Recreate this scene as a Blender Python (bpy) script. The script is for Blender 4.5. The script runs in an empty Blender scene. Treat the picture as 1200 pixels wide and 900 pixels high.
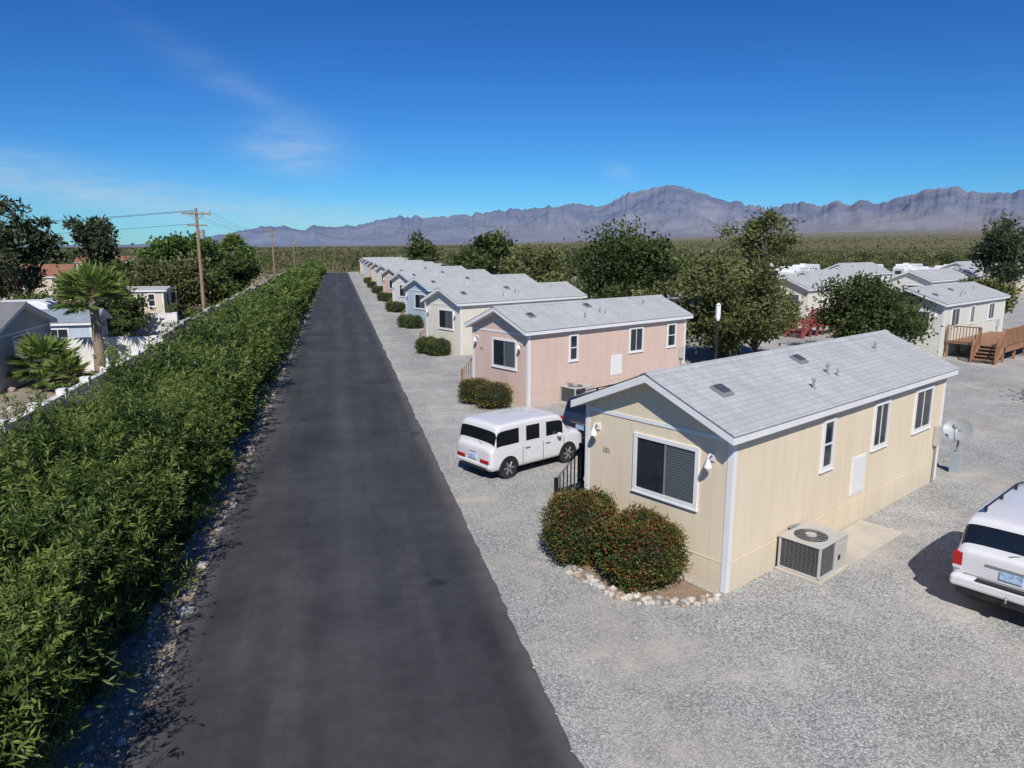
import bpy, math, random
import numpy as np
from mathutils import Vector, noise
rng=np.random.default_rng(7); random.seed(7)
SC=bpy.context.scene
COL=SC.collection
ANG=math.radians(26.9)
CU,SU=math.cos(ANG),math.sin(ANG)

# ---------------------------------------------------------------- materials
def nmat(name):
    m=bpy.data.materials.new(name); m.use_nodes=True
    nt=m.node_tree; b=nt.nodes['Principled BSDF']
    return m,nt,b
def N(nt,t,**k):
    n=nt.nodes.new(t)
    for a,v in k.items():
        setattr(n,a,v)
    return n
def ramp(nt,fac,stops,interp='LINEAR'):
    r=N(nt,'ShaderNodeValToRGB'); r.color_ramp.interpolation=interp
    e=r.color_ramp.elements
    while len(e)<len(stops): e.new(0.5)
    for i,(p,c) in enumerate(stops):
        e[i].position=p; e[i].color=(c[0],c[1],c[2],1)
    nt.links.new(fac,r.inputs[0]); return r.outputs[0]
def objco(nt,scale=(1,1,1)):
    t=N(nt,'ShaderNodeTexCoord'); mp=N(nt,'ShaderNodeMapping'); mp.inputs['Scale'].default_value=scale
    nt.links.new(t.outputs['Object'],mp.inputs[0]); return mp.outputs[0]
def noi(nt,co,scale,detail=4,rough=.55):
    n=N(nt,'ShaderNodeTexNoise'); n.inputs['Scale'].default_value=scale; n.inputs['Detail'].default_value=detail
    n.inputs['Roughness'].default_value=rough
    nt.links.new(co,n.inputs['Vector']); return n.outputs['Fac']
def mixc(nt,fac,a,b,mode='MIX'):
    n=N(nt,'ShaderNodeMix',data_type='RGBA',blend_type=mode)
    for i,v in ((0,fac),(6,a),(7,b)):
        if isinstance(v,bpy.types.NodeSocket): nt.links.new(v,n.inputs[i])
        else: n.inputs[i].default_value = v if i==0 else (v[0],v[1],v[2],1)
    return n.outputs[2]
def math_(nt,op,a,b=0.0,c=None,clamp=False):
    n=N(nt,'ShaderNodeMath',operation=op,use_clamp=clamp)
    for i,v in enumerate((a,b,c)):
        if v is None: continue
        if isinstance(v,bpy.types.NodeSocket): nt.links.new(v,n.inputs[i])
        else: n.inputs[i].default_value=v
    return n.outputs[0]
def bump(nt,b,h,strength=.3,dist=.02):
    n=N(nt,'ShaderNodeBump'); n.inputs['Strength'].default_value=strength; n.inputs['Distance'].default_value=dist
    nt.links.new(h,n.inputs['Height']); nt.links.new(n.outputs[0],b.inputs['Normal'])
def simple(name,col,rough=.6,metal=0,var=.12,scale=3,spec=.5,bs=0,bscale=40,coat=0):
    m,nt,b=nmat(name); co=objco(nt)
    f=noi(nt,co,scale)
    c=ramp(nt,f,[(.25,[x*(1-var) for x in col]),(.75,[x*(1+var) for x in col])])
    nt.links.new(c,b.inputs['Base Color']); b.inputs['Roughness'].default_value=rough; b.inputs['Metallic'].default_value=metal
    b.inputs['Specular IOR Level'].default_value=spec; b.inputs['Coat Weight'].default_value=coat
    if bs: bump(nt,b,noi(nt,co,bscale),bs,.01)
    return m
def leafmat(name,c0,c1,c2,trans=.25,rough=.5):
    m,nt,b=nmat(name)
    a=N(nt,'ShaderNodeAttribute',attribute_name='v')
    c=ramp(nt,a.outputs['Fac'],[(0,c0),(.5,c1),(1,c2)])
    nt.links.new(c,b.inputs['Base Color']); b.inputs['Roughness'].default_value=rough
    b.inputs['Specular IOR Level'].default_value=.25
    t=N(nt,'ShaderNodeBsdfTranslucent'); nt.links.new(c,t.inputs['Color'])
    mx=N(nt,'ShaderNodeMixShader'); mx.inputs[0].default_value=trans
    nt.links.new(b.outputs[0],mx.inputs[1]); nt.links.new(t.outputs[0],mx.inputs[2])
    nt.links.new(mx.outputs[0],nt.nodes['Material Output'].inputs[0])
    return m
def siding(name,col):
    m,nt,b=nmat(name); t=N(nt,'ShaderNodeTexCoord'); s=N(nt,'ShaderNodeSeparateXYZ'); nt.links.new(t.outputs['Object'],s.inputs[0])
    q=math_(nt,'ADD',s.outputs[0],s.outputs[1]); q=math_(nt,'MULTIPLY',q,1/.203); fr=math_(nt,'FRACT',q)
    g=math_(nt,'LESS_THAN',fr,.05)
    n1=noi(nt,objco(nt,(1,1,.35)),1.6,5); 
    base=ramp(nt,n1,[(.3,[x*.95 for x in col]),(.7,[x*1.03 for x in col])])
    low=N(nt,'ShaderNodeMapRange'); low.inputs[1].default_value=0; low.inputs[2].default_value=.7; low.inputs[3].default_value=.35; low.inputs[4].default_value=0
    nt.links.new(s.outputs[2],low.inputs[0])
    base=mixc(nt,low.outputs[0],base,(.42,.38,.33))
    st=noi(nt,objco(nt,(5,5,.4)),1.0,4); base=mixc(nt,1.0,base,ramp(nt,st,[(.3,(.94,.94,.93)),(.6,(1.01,1.01,1.01))]),'MULTIPLY')
    c=mixc(nt,math_(nt,'MULTIPLY',g,.10),base,[x*.35 for x in col])
    nt.links.new(c,b.inputs['Base Color']); b.inputs['Roughness'].default_value=.75; b.inputs['Specular IOR Level'].default_value=.25
    fine=noi(nt,objco(nt,(60,60,3)),1,3)
    h=math_(nt,'SUBTRACT',math_(nt,'MULTIPLY',fine,.2),g)
    bump(nt,b,h,.15,.008)
    return m

def shingles(name,col):
    m,nt,b=nmat(name); co=objco(nt)
    br=N(nt,'ShaderNodeTexBrick'); nt.links.new(co,br.inputs['Vector'])
    br.inputs['Scale'].default_value=1; br.inputs['Brick Width'].default_value=.3; br.inputs['Row Height'].default_value=.14
    br.inputs['Mortar Size'].default_value=.007; br.inputs['Mortar Smooth'].default_value=.3
    br.inputs['Color1'].default_value=[x*.94 for x in col]+[1]; br.inputs['Color2'].default_value=[x*1.04 for x in col]+[1]
    br.inputs['Mortar'].default_value=[x*.68 for x in col]+[1]
    n1=noi(nt,co,.9,5); d=ramp(nt,n1,[(.3,(.87,.87,.87)),(.7,(1.0,1.0,1.0))])
    c=mixc(nt,1.0,br.outputs['Color'],d,'MULTIPLY')
    n2=noi(nt,objco(nt,(5,.6,.6)),1.0,5); c=mixc(nt,1.0,c,ramp(nt,n2,[(.32,(.92,.91,.90)),(.6,(1.02,1.02,1.02))]),'MULTIPLY')
    nt.links.new(c,b.inputs['Base Color']); b.inputs['Roughness'].default_value=.9; b.inputs['Specular IOR Level'].default_value=.2
    bump(nt,b,math_(nt,'SUBTRACT',noi(nt,co,70),br.outputs['Fac']),.3,.01)
    return m

M={}
M['white']=simple('white_trim_paint',(.72,.72,.71),.55,var=.05,scale=2)
M['whitewall']=simple('white_block_wall_paint',(.66,.65,.63),.8,var=.1,scale=1.3,bs=.3,bscale=20)
M['greywall']=simple('grey_block',(.40,.38,.35),.85,var=.14,scale=1.5,bs=.3)
M['glass']=simple('window_glass',(.022,.028,.035),.06,var=.3,spec=.6)
M['glassb']=simple('window_blinds_glass',(.07,.08,.09),.12,var=.1,spec=.6)
M['glassb2']=simple('blind_slats',(.13,.145,.16),.3,var=.05)
M['ventgrey']=simple('vent_plastic',(.22,.23,.24),.4)
M['carglass']=simple('car_glass',(.010,.012,.014),.04,var=.1,spec=.7)
M['black']=simple('black_metal',(.015,.015,.016),.45)
M['rubber']=simple('tyre_rubber',(.022,.022,.023),.8)
M['alloy']=simple('wheel_alloy',(.34,.35,.37),.4,metal=.6)
M['grey']=simple('grey_metal',(.33,.34,.35),.5,metal=.3)
M['acbody']=simple('ac_sheet_metal',(.45,.435,.40),.5,var=.06)
M['concrete']=simple('concrete',(.47,.43,.36),.85,var=.14,scale=2,bs=.3)
M['wood']=simple('weathered_pole_wood',(.27,.18,.12),.8,var=.2,scale=2)
M['deckwood']=simple('stained_deck_wood',(.29,.15,.08),.7,var=.25,scale=3)
M['reddeck']=simple('red_stained_wood',(.26,.055,.045),.7,var=.2,scale=3)
M['bark']=simple('bark',(.13,.10,.075),.9,var=.35,scale=6,bs=.6,bscale=15)
M['palmbark']=simple('palm_trunk_fibre',(.26,.20,.14),.95,var=.4,scale=9,bs=.9,bscale=18)
M['redlamp']=simple('red_lens',(.38,.012,.012),.15)
M['lens']=simple('clear_lens',(.6,.62,.64),.1)
M['plate']=simple('licence_plate',(.35,.48,.66),.5,var=.45,scale=14)
M['blue']=simple('blue_paint',(.03,.10,.25),.5)
M['roofg']=shingles('shingle_roof',(.43,.44,.445))
M['roofd']=shingles('dark_shingle_roof',(.20,.20,.21))
M['roofr']=shingles('red_tile_roof',(.32,.15,.10))
M['roofb']=shingles('blue_grey_roof',(.26,.31,.36))
M['dirt']=simple('bed_soil',(.25,.18,.125),.95,var=.25,scale=5,bs=.6,bscale=25)
M['bluegrey']=simple('utility_box_paint',(.35,.40,.43),.5); M['dishm']=simple('dish_paint',(.34,.36,.37),.45)
M['binmat']=simple('bin_plastic',(.03,.055,.04),.5)
M['numb']=simple('number_plastic',(.30,.24,.17),.5)
def paint(name,col): return simple(name,col,.28,var=.03,spec=.5,coat=.6)
M['pwhite']=paint('white_car_paint',(.66,.66,.665))
M['pdark']=paint('dark_blue_car_paint',(.02,.028,.05))
M['psilver']=paint('silver_car_paint',(.22,.23,.25))
M['pblack']=paint('black_car_paint',(.015,.015,.017))
SID={k:siding('siding_'+k,c) for k,c in dict(cream=(.72,.61,.45),pink=(.64,.48,.40),pale=(.70,.66,.55),blue=(.42,.51,.58),white=(.68,.68,.66),sand=(.58,.51,.40),grey=(.40,.41,.41),sage=(.64,.64,.56),peach=(.64,.52,.40)).items()}

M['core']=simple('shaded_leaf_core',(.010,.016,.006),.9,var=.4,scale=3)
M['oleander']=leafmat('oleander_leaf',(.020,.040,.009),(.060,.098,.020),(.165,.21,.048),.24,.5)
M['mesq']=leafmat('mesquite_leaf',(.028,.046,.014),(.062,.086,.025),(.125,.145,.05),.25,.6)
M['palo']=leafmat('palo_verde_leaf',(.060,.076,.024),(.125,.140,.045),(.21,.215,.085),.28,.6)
M['pine']=leafmat('pine_needles',(.022,.036,.018),(.052,.070,.034),(.10,.12,.06),.15,.6)
M['greenl']=leafmat('broad_leaf',(.035,.07,.012),(.075,.13,.025),(.13,.20,.05),.25,.5)
M['palm']=leafmat('palm_frond',(.05,.09,.018),(.12,.18,.035),(.22,.28,.075),.25,.5)
M['shrub']=leafmat('shrub_leaf',(.030,.050,.014),(.072,.10,.024),(.15,.18,.05),.2,.5)
M['berry']=leafmat('red_berries',(.14,.03,.015),(.23,.06,.022),(.27,.14,.035),.1,.5)
M['scrub']=leafmat('desert_scrub_leaf',(.080,.080,.036),(.130,.125,.056),(.21,.19,.10),.2,.8)
M['flower']=leafmat('white_blossom',(.6,.55,.5),(.7,.65,.62),(.75,.72,.7),.2,.6)

def gravelmat(name,c0,c1,tan,tanpos=.56,sc=26):
    m,nt,b=nmat(name); co=objco(nt)
    v=N(nt,'ShaderNodeTexVoronoi'); v.inputs['Scale'].default_value=sc; nt.links.new(co,v.inputs['Vector'])
    s=N(nt,'ShaderNodeSeparateColor'); nt.links.new(v.outputs['Color'],s.inputs[0])
    stone=ramp(nt,s.outputs[0],[(0,c0),(.55,[(a+b_)/2 for a,b_ in zip(c0,c1)]),(1,c1)])
    edge=ramp(nt,v.outputs['Distance'],[(.25,(1,1,1)),(.8,(.72,.72,.72))])
    stone=mixc(nt,1.0,stone,edge,'MULTIPLY')
    n1=noi(nt,co,.32,6,.6); f=ramp(nt,n1,[(tanpos-.08,(0,0,0)),(tanpos+.12,(.9,.9,.9))])
    f2=math_(nt,'MULTIPLY',f,noi(nt,co,2.2,4)); f2=math_(nt,'MULTIPLY',f2,1.5,clamp=True)
    c=mixc(nt,f2,stone,tan)
    n2=noi(nt,co,1.1,6,.65); d=ramp(nt,n2,[(.25,(.82,.82,.82)),(.75,(1.06,1.06,1.05))])
    c=mixc(nt,1.0,c,d,'MULTIPLY')
    n3=noi(nt,objco(nt,(.5,.06,1)),1.0,4); d3=ramp(nt,n3,[(.35,(.86,.86,.86)),(.6,(1.04,1.04,1.04))])
    c=mixc(nt,1.0,c,d3,'MULTIPLY')
    nt.links.new(c,b.inputs['Base Color']); b.inputs['Roughness'].default_value=.95; b.inputs['Specular IOR Level'].default_value=.1
    h=math_(nt,'SUBTRACT',math_(nt,'MULTIPLY',s.outputs[1],.6),v.outputs['Distance'])
    bump(nt,b,h,.45,.016)
    return m
M['gravel']=gravelmat('grey_gravel',(.24,.24,.237),(.60,.595,.57),(.52,.475,.41),.54,36)
M['yard']=gravelmat('tan_gravel_soil',(.22,.19,.155),(.42,.37,.31),(.38,.31,.24),.45,22)

def asphalt():
    m,nt,b=nmat('asphalt'); co=objco(nt)
    n1=noi(nt,objco(nt,(.9,.06,1)),1.0,5,.6)
    n2=noi(nt,co,.35,6,.65); n3=noi(nt,co,90,2); n4=noi(nt,co,2.5,5,.7)
    a=ramp(nt,n1,[(.3,(.034,.035,.037)),(.55,(.050,.051,.053)),(.72,(.072,.073,.074))])
    d=ramp(nt,n2,[(.3,(.68,.68,.69)),(.65,(1.2,1.2,1.18))])
    c=mixc(nt,1.0,a,d,'MULTIPLY')
    c=mixc(nt,1.0,c,ramp(nt,n4,[(.35,(.86,.86,.86)),(.65,(1.1,1.1,1.1))]),'MULTIPLY')
    g=ramp(nt,n3,[(.3,(.72,.72,.72)),(.7,(1.32,1.32,1.32))]); c=mixc(nt,1.0,c,g,'MULTIPLY')
    t=N(nt,'ShaderNodeTexCoord'); s=N(nt,'ShaderNodeSeparateXYZ'); nt.links.new(t.outputs['Object'],s.inputs[0])
    dx=math_(nt,'ABSOLUTE',math_(nt,'ADD',s.outputs[0],.08)); e=N(nt,'ShaderNodeMapRange'); e.inputs[1].default_value=2.4; e.inputs[2].default_value=2.95
    nt.links.new(dx,e.inputs[0]); ef=math_(nt,'MULTIPLY',e.outputs[0],noi(nt,co,1.7,5)); 
    c=mixc(nt,math_(nt,'MULTIPLY',ef,.8),c,(.22,.21,.20))
    w=N(nt,'ShaderNodeMapRange'); w.inputs[1].default_value=.0; w.inputs[2].default_value=.55; w.inputs[3].default_value=.16; w.inputs[4].default_value=0
    nt.links.new(dx,w.inputs[0]); c=mixc(nt,math_(nt,'MULTIPLY',w.outputs[0],noi(nt,objco(nt,(1,.25,1)),1.0,4)),c,(.2,.2,.2))
    # scattered oil drips
    vo=N(nt,'ShaderNodeTexVoronoi'); vo.inputs['Scale'].default_value=.45; nt.links.new(co,vo.inputs['Vector'])
    dr=ramp(nt,math_(nt,'ADD',vo.outputs['Distance'],math_(nt,'MULTIPLY',n4,.12)),[(.10,(.45,.45,.45)),(.17,(1,1,1))]); c=mixc(nt,1.0,c,dr,'MULTIPLY')
    nt.links.new(c,b.inputs['Base Color']); b.inputs['Roughness'].default_value=.75; b.inputs['Specular IOR Level'].default_value=.35
    bump(nt,b,n3,.35,.008)
    return m
M['asphalt']=asphalt()

def desertmat():
    m,nt,b=nmat('desert_scrubland'); co=objco(nt)
    n1=noi(nt,co,.12,8,.7); n2=noi(nt,co,.006,5,.6)
    a=ramp(nt,n1,[(.38,(.25,.21,.15)),(.5,(.14,.13,.07)),(.65,(.075,.082,.04))])
    d=ramp(nt,n2,[(.3,(.15,.14,.08)),(.7,(.095,.10,.05))])
    c=mixc(nt,.5,a,d)
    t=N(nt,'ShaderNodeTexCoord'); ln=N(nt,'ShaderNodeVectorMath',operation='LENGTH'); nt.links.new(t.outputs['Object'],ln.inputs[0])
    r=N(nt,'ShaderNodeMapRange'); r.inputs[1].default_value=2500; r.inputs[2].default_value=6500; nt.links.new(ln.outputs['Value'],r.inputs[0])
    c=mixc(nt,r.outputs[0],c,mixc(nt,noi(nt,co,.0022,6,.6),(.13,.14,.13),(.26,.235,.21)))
    nt.links.new(c,b.inputs['Base Color']); b.inputs['Roughness'].default_value=1; b.inputs['Specular IOR Level'].default_value=0
    return m
M['desert']=desertmat()

# ---------------------------------------------------------------- mesh builder
class MB:
    def __init__(s): s.v=[];s.f=[];s.m=[];s.mats=[]
    def mi(s,m):
        m=M[m] if isinstance(m,str) else m
        if m not in s.mats: s.mats.append(m)
        return s.mats.index(m)
    def add(s,vs,fs,m):
        o=len(s.v); s.v+= [tuple(p) for p in vs]; k=s.mi(m)
        for f in fs: s.f.append([i+o for i in f]); s.m.append(k)
    def box(s,x0,x1,y0,y1,z0,z1,m):
        s.add([(x0,y0,z0),(x1,y0,z0),(x1,y1,z0),(x0,y1,z0),(x0,y0,z1),(x1,y0,z1),(x1,y1,z1),(x0,y1,z1)],
              [(0,3,2,1),(4,5,6,7),(0,1,5,4),(1,2,6,5),(2,3,7,6),(3,0,4,7)],m)
    def prism(s,poly,axis,a0,a1,m):
        n=len(poly)
        def P(p,a):
            return (a,p[0],p[1]) if axis=='x' else ((p[0],a,p[1]) if axis=='y' else (p[0],p[1],a))
        vs=[P(p,a0) for p in poly]+[P(p,a1) for p in poly]
        s.add(vs,[list(range(n))[::-1],list(range(n,2*n))]+[(i,(i+1)%n,n+(i+1)%n,n+i) for i in range(n)],m)
    def tube(s,pts,rad,n,m,cap=True):
        pts=[Vector(p) for p in pts]; vs=[];fs=[]
        for i,p in enumerate(pts):
            d=(pts[min(i+1,len(pts)-1)]-pts[max(i-1,0)]).normalized()
            a=d.cross(Vector((0,0,1))) if abs(d.z)<.95 else d.cross(Vector((1,0,0)))
            a.normalize(); b=d.cross(a)
            for k in range(n):
                t=2*math.pi*k/n; vs.append(p+(a*math.cos(t)+b*math.sin(t))*rad[i])
        for i in range(len(pts)-1):
            for k in range(n):
                fs.append((i*n+k,i*n+(k+1)%n,(i+1)*n+(k+1)%n,(i+1)*n+k))
        if cap: fs.append(list(range(n))[::-1]); fs.append([(len(pts)-1)*n+k for k in range(n)])
        s.add(vs,fs,m)
    def lathe(s,c,axis,prof,n,m):
        vs=[];fs=[]
        for (r,h) in prof:
            for k in range(n):
                t=2*math.pi*k/n; a,b=r*math.cos(t),r*math.sin(t)
                vs.append((c[0]+a,c[1]+b,c[2]+h) if axis=='z' else ((c[0]+a,c[1]+h,c[2]+b) if axis=='y' else (c[0]+h,c[1]+a,c[2]+b)))
        for i in range(len(prof)-1):
            for k in range(n): fs.append((i*n+k,i*n+(k+1)%n,(i+1)*n+(k+1)%n,(i+1)*n+k))
        fs.append(list(range(n))[::-1]); fs.append([(len(prof)-1)*n+k for k in range(n)])
        s.add(vs,fs,m)
    def obj(s,name,parent=None,loc=(0,0,0),rz=0,smooth=False,bevel=0,subsurf=0):
        me=bpy.data.meshes.new(name); me.from_pydata(s.v,[],s.f); 
        for m in s.mats: me.materials.append(m)
        me.polygons.foreach_set('material_index',s.m)
        if smooth: me.polygons.foreach_set('use_smooth',[True]*len(s.f))
        me.update()
        o=bpy.data.objects.new(name,me); COL.objects.link(o); o.location=loc; o.rotation_euler=(0,0,rz)
        if parent: o.parent=parent
        if bevel:
            b=o.modifiers.new('bevel','BEVEL'); b.width=bevel; b.segments=2; b.limit_method='ANGLE'
        if subsurf:
            b=o.modifiers.new('sub','SUBSURF'); b.levels=subsurf; b.render_levels=subsurf
        return o
def empty(name,loc=(0,0,0),rz=0):
    o=bpy.data.objects.new(name,None); COL.objects.link(o); o.location=loc; o.rotation_euler=(0,0,rz); o.empty_display_size=.3; return o

def unit(a): return a/np.maximum(np.linalg.norm(a,axis=1,keepdims=True),1e-9)
def leafmesh(name,base,d,L,W,v,mat,parent=None,mi=None,mats=None):
    n=len(base); d=unit(d); r=unit(rng.normal(size=(n,3))); s=unit(np.cross(d,r))
    L=np.broadcast_to(np.asarray(L,float).reshape(-1,1),(n,1)); W=np.broadcast_to(np.asarray(W,float).reshape(-1,1),(n,1))
    V=np.empty((n,4,3)); V[:,0]=base; V[:,1]=base+d*L*.5+s*W*.5; V[:,2]=base+d*L; V[:,3]=base+d*L*.5-s*W*.5
    me=bpy.data.meshes.new(name); me.vertices.add(4*n); me.loops.add(4*n); me.polygons.add(n)
    me.vertices.foreach_set('co',V.reshape(-1).astype(np.float32)); me.loops.foreach_set('vertex_index',np.arange(4*n,dtype=np.int32))
    me.polygons.foreach_set('loop_start',np.arange(0,4*n,4,dtype=np.int32))
    at=me.attributes.new('v','FLOAT','POINT'); at.data.foreach_set('value',np.repeat(np.clip(v,0,1),4).astype(np.float32))
    for m in (mats or [mat]): me.materials.append(M[m])
    if mi is not None: me.polygons.foreach_set('material_index',mi.astype(np.int32))
    me.update(calc_edges=True); me.validate()
    o=bpy.data.objects.new(name,me); COL.objects.link(o)
    if parent: o.parent=parent
    return o

# ---------------------------------------------------------------- terrain
TB=[(-180,0),(-60,0),(-5,.002),(7,.005),(20,.011),(30,.018),(38,.023),(52,.024),(80,.015),(120,0),(180,0)]
def base_el(az): return np.interp(az,[t[0] for t in TB],[t[1] for t in TB])
def baseh(r,az): 
    t=np.clip((r-700)/6300,0,1); return base_el(az)*7000*t**1.5
rs=[0.01,60,150,250,400,600,800,1000,1300,1700,2200,2900,3800,5000,6000,7000,8500,11000,16000]
azs=list(range(-180,180,3)); vs=[];fs=[]
for r in rs:
    for a in azs: vs.append((r*math.sin(math.radians(a)),r*math.cos(math.radians(a)),float(baseh(r,a))-.012))
na=len(azs)
for i in range(len(rs)-1):
    for k in range(na): fs.append((i*na+k,i*na+(k+1)%na,(i+1)*na+(k+1)%na,(i+1)*na+k))
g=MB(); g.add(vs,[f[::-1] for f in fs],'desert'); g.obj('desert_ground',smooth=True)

PR=[(-40,0.001),(-22,.002),(-14,.004),(-11.6,.006),(-9.3,.0136),(-6.5,.022),(-4.6,.0294),(-3,.0241),(1.7,.0314),(5.6,.0431),(7,.0398),(12.3,.050),(16.3,.0546),(18.4,.0603),(20.4,.0556),(21.7,.0645),(23.6,.0763),(25.6,.0815),(27.4,.0775),(28.7,.0672),(30.5,.0595),(33,.0515),(35.3,.0593),(37,.052),(38.8,.0568),(40.4,.0541),(42.5,.066),(45.2,.070),(46.4,.0595),(48.7,.0646),(53,.068),(60,.05),(75,.04),(95,.01)]
def mountains():
    A=np.arange(-24,92,.09); T=np.linspace(0,1.25,84)
    P=np.interp(A,[p[0] for p in PR],[p[1] for p in PR])
    vs=[];fs=[]; R0,RR=5700,3500
    for i,a in enumerate(A):
        ar=math.radians(a); jag=noise.fractal(Vector((a*1.0,3.1,0)),.7,2.1,8)*.0052
        foot=.10+.30*max(0,noise.noise(Vector((a*.16,8.1,0)))+.15)
        for t in T:
            r=R0+RR*t
            x,y=r*math.sin(ar),r*math.cos(ar)
            b=float(baseh(r,a))
            wx=x+350*noise.noise(Vector((x/800,y/800,4))); wy=y+350*noise.noise(Vector((x/800,y/800,9)))
            n=noise.ridged_multi_fractal(Vector((wx/1300,wy/1300,.3)),.75,2.15,9,1.0,2.0)*.5
            n2=noise.hetero_terrain(Vector((wx/420,wy/420,2.2)),.6,2.1,6,.3)
            if t<1:
                s=t**1.9; s=s+ (4*t*(1-t))*((n-.55)*.50+(n2-.2)*.05)
                s+=foot*math.exp(-((t-.32)/.13)**2)*(.4+n); s=max(s,-.01)
                s=min(s,1.0)
            else: s=1-(t-1)*1.6
            top=(P[i]+jag*min(1,P[i]/.04))*(R0+RR)
            z=b-8+(top-b+8)*s
            vs.append((x,y,z))
    nT=len(T)
    for i in range(len(A)-1):
        for k in range(nT-1): fs.append((i*nT+k,(i+1)*nT+k,(i+1)*nT+k+1,i*nT+k+1))
    m,nt,b=nmat('hazed_mountain_rock'); co=objco(nt)
    n1=noi(nt,co,.0016,9,.7)
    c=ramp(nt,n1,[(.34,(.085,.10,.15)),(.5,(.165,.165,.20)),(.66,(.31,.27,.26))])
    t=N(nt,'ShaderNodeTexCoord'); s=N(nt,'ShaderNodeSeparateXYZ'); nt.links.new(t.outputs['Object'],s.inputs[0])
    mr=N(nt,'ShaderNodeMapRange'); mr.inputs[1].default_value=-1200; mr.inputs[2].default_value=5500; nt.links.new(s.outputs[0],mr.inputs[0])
    c=mixc(nt,mr.outputs[0],mixc(nt,.72,c,(.135,.195,.31)),mixc(nt,.45,c,(.125,.175,.29)))  # blue distance haze painted into the rock colour, stronger towards the left
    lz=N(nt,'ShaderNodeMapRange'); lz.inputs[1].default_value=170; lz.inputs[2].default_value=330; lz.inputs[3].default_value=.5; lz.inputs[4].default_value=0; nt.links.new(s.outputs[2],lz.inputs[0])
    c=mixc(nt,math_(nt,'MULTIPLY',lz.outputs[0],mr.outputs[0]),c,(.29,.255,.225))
    nt.links.new(c,b.inputs['Base Color']); b.inputs['Roughness'].default_value=1; b.inputs['Specular IOR Level'].default_value=0
    bump(nt,b,noi(nt,co,.006,8,.7),.6,60)
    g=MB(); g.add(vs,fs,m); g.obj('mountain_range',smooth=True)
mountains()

def sheet(name,pts,z,m):
    g=MB(); g.add([(p[0],p[1],z) for p in pts],[list(range(len(pts)))],m); return g.obj(name)
sheet('gravel_ground',[(2.4,-40),(110,-40),(110,60),(88,150),(60,196),(2.4,199)],.0,'gravel')
sheet('yard_ground',[(-70,-40),(-2.4,-40),(-2.4,197),(-22,190),(-45,120),(-70,90)],-.004,'yard')
g=MB(); vs=[];fs=[]; ys=np.arange(-30,192.1,.3)
for i,y in enumerate(ys):
    e1=noise.noise(Vector((0,y*.5,0)))*.10+noise.noise(Vector((0,y*2.3,5)))*.09; e2=noise.noise(Vector((9,y*.5,0)))*.07+noise.noise(Vector((9,y*2.6,5)))*.06
    vs+=[(-2.9+e1,y,.016),(-2.87+e1+.06,y,.022),(2.68+e2,y,.022),(2.74+e2,y,.0)]
for i in range(len(ys)-1):
    for k in range(3): fs.append((i*4+k,i*4+k+1,i*4+4+k+1,i*4+4+k))
g.add(vs,fs,'asphalt'); g.obj('asphalt_road')

def rocks(name,centers,sizes,mats,zs=.7):
    import bmesh
    bm=bmesh.new(); bmesh.ops.create_icosphere(bm,subdivisions=1,radius=1); bv=np.array([v.co[:] for v in bm.verts]); bf=[[v.index for v in f.verts] for f in bm.faces]; bm.free()
    g=MB()
    for c,s in zip(centers,sizes):
        sc=np.array([rng.uniform(.7,1.3),rng.uniform(.7,1.3),rng.uniform(.6,1)*zs])
        a=rng.uniform(0,6.28); R=np.array([[math.cos(a),-math.sin(a),0],[math.sin(a),math.cos(a),0],[0,0,1]])
        v=(bv*(1+rng.uniform(-.18,.18,(len(bv),1)))*sc*s)@R.T+np.array([c[0],c[1],(c[2] if len(c)>2 else 0)+s*.3])
        g.add(v,bf,mats[rng.integers(len(mats))])
    return g.obj(name,smooth=False)
M['st1']=simple('pale_stone',(.50,.46,.40),.85,var=.25,scale=3); M['st2']=simple('brown_stone',(.34,.27,.21),.85,var=.25,scale=3); M['st3']=simple('grey_stone',(.36,.355,.345),.85,var=.25,scale=3)
cs=[(rng.uniform(-3.75,-2.9) if rng.random()<.85 else rng.uniform(-5,-3.4),rng.uniform(4,75)) for _ in range(1500)]
rocks('roadside_rocks',cs,rng.uniform(.03,.11,1500)*np.where(rng.random(1500)<.12,1.7,.7),['st1','st2','st3','st2'])
cs=[(rng.uniform(2.5,14),rng.uniform(5,24)) for _ in range(2400)]
rocks('loose_gravel_stones',cs,rng.uniform(.008,.024,2400),['st1','st3','st3'])

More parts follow.
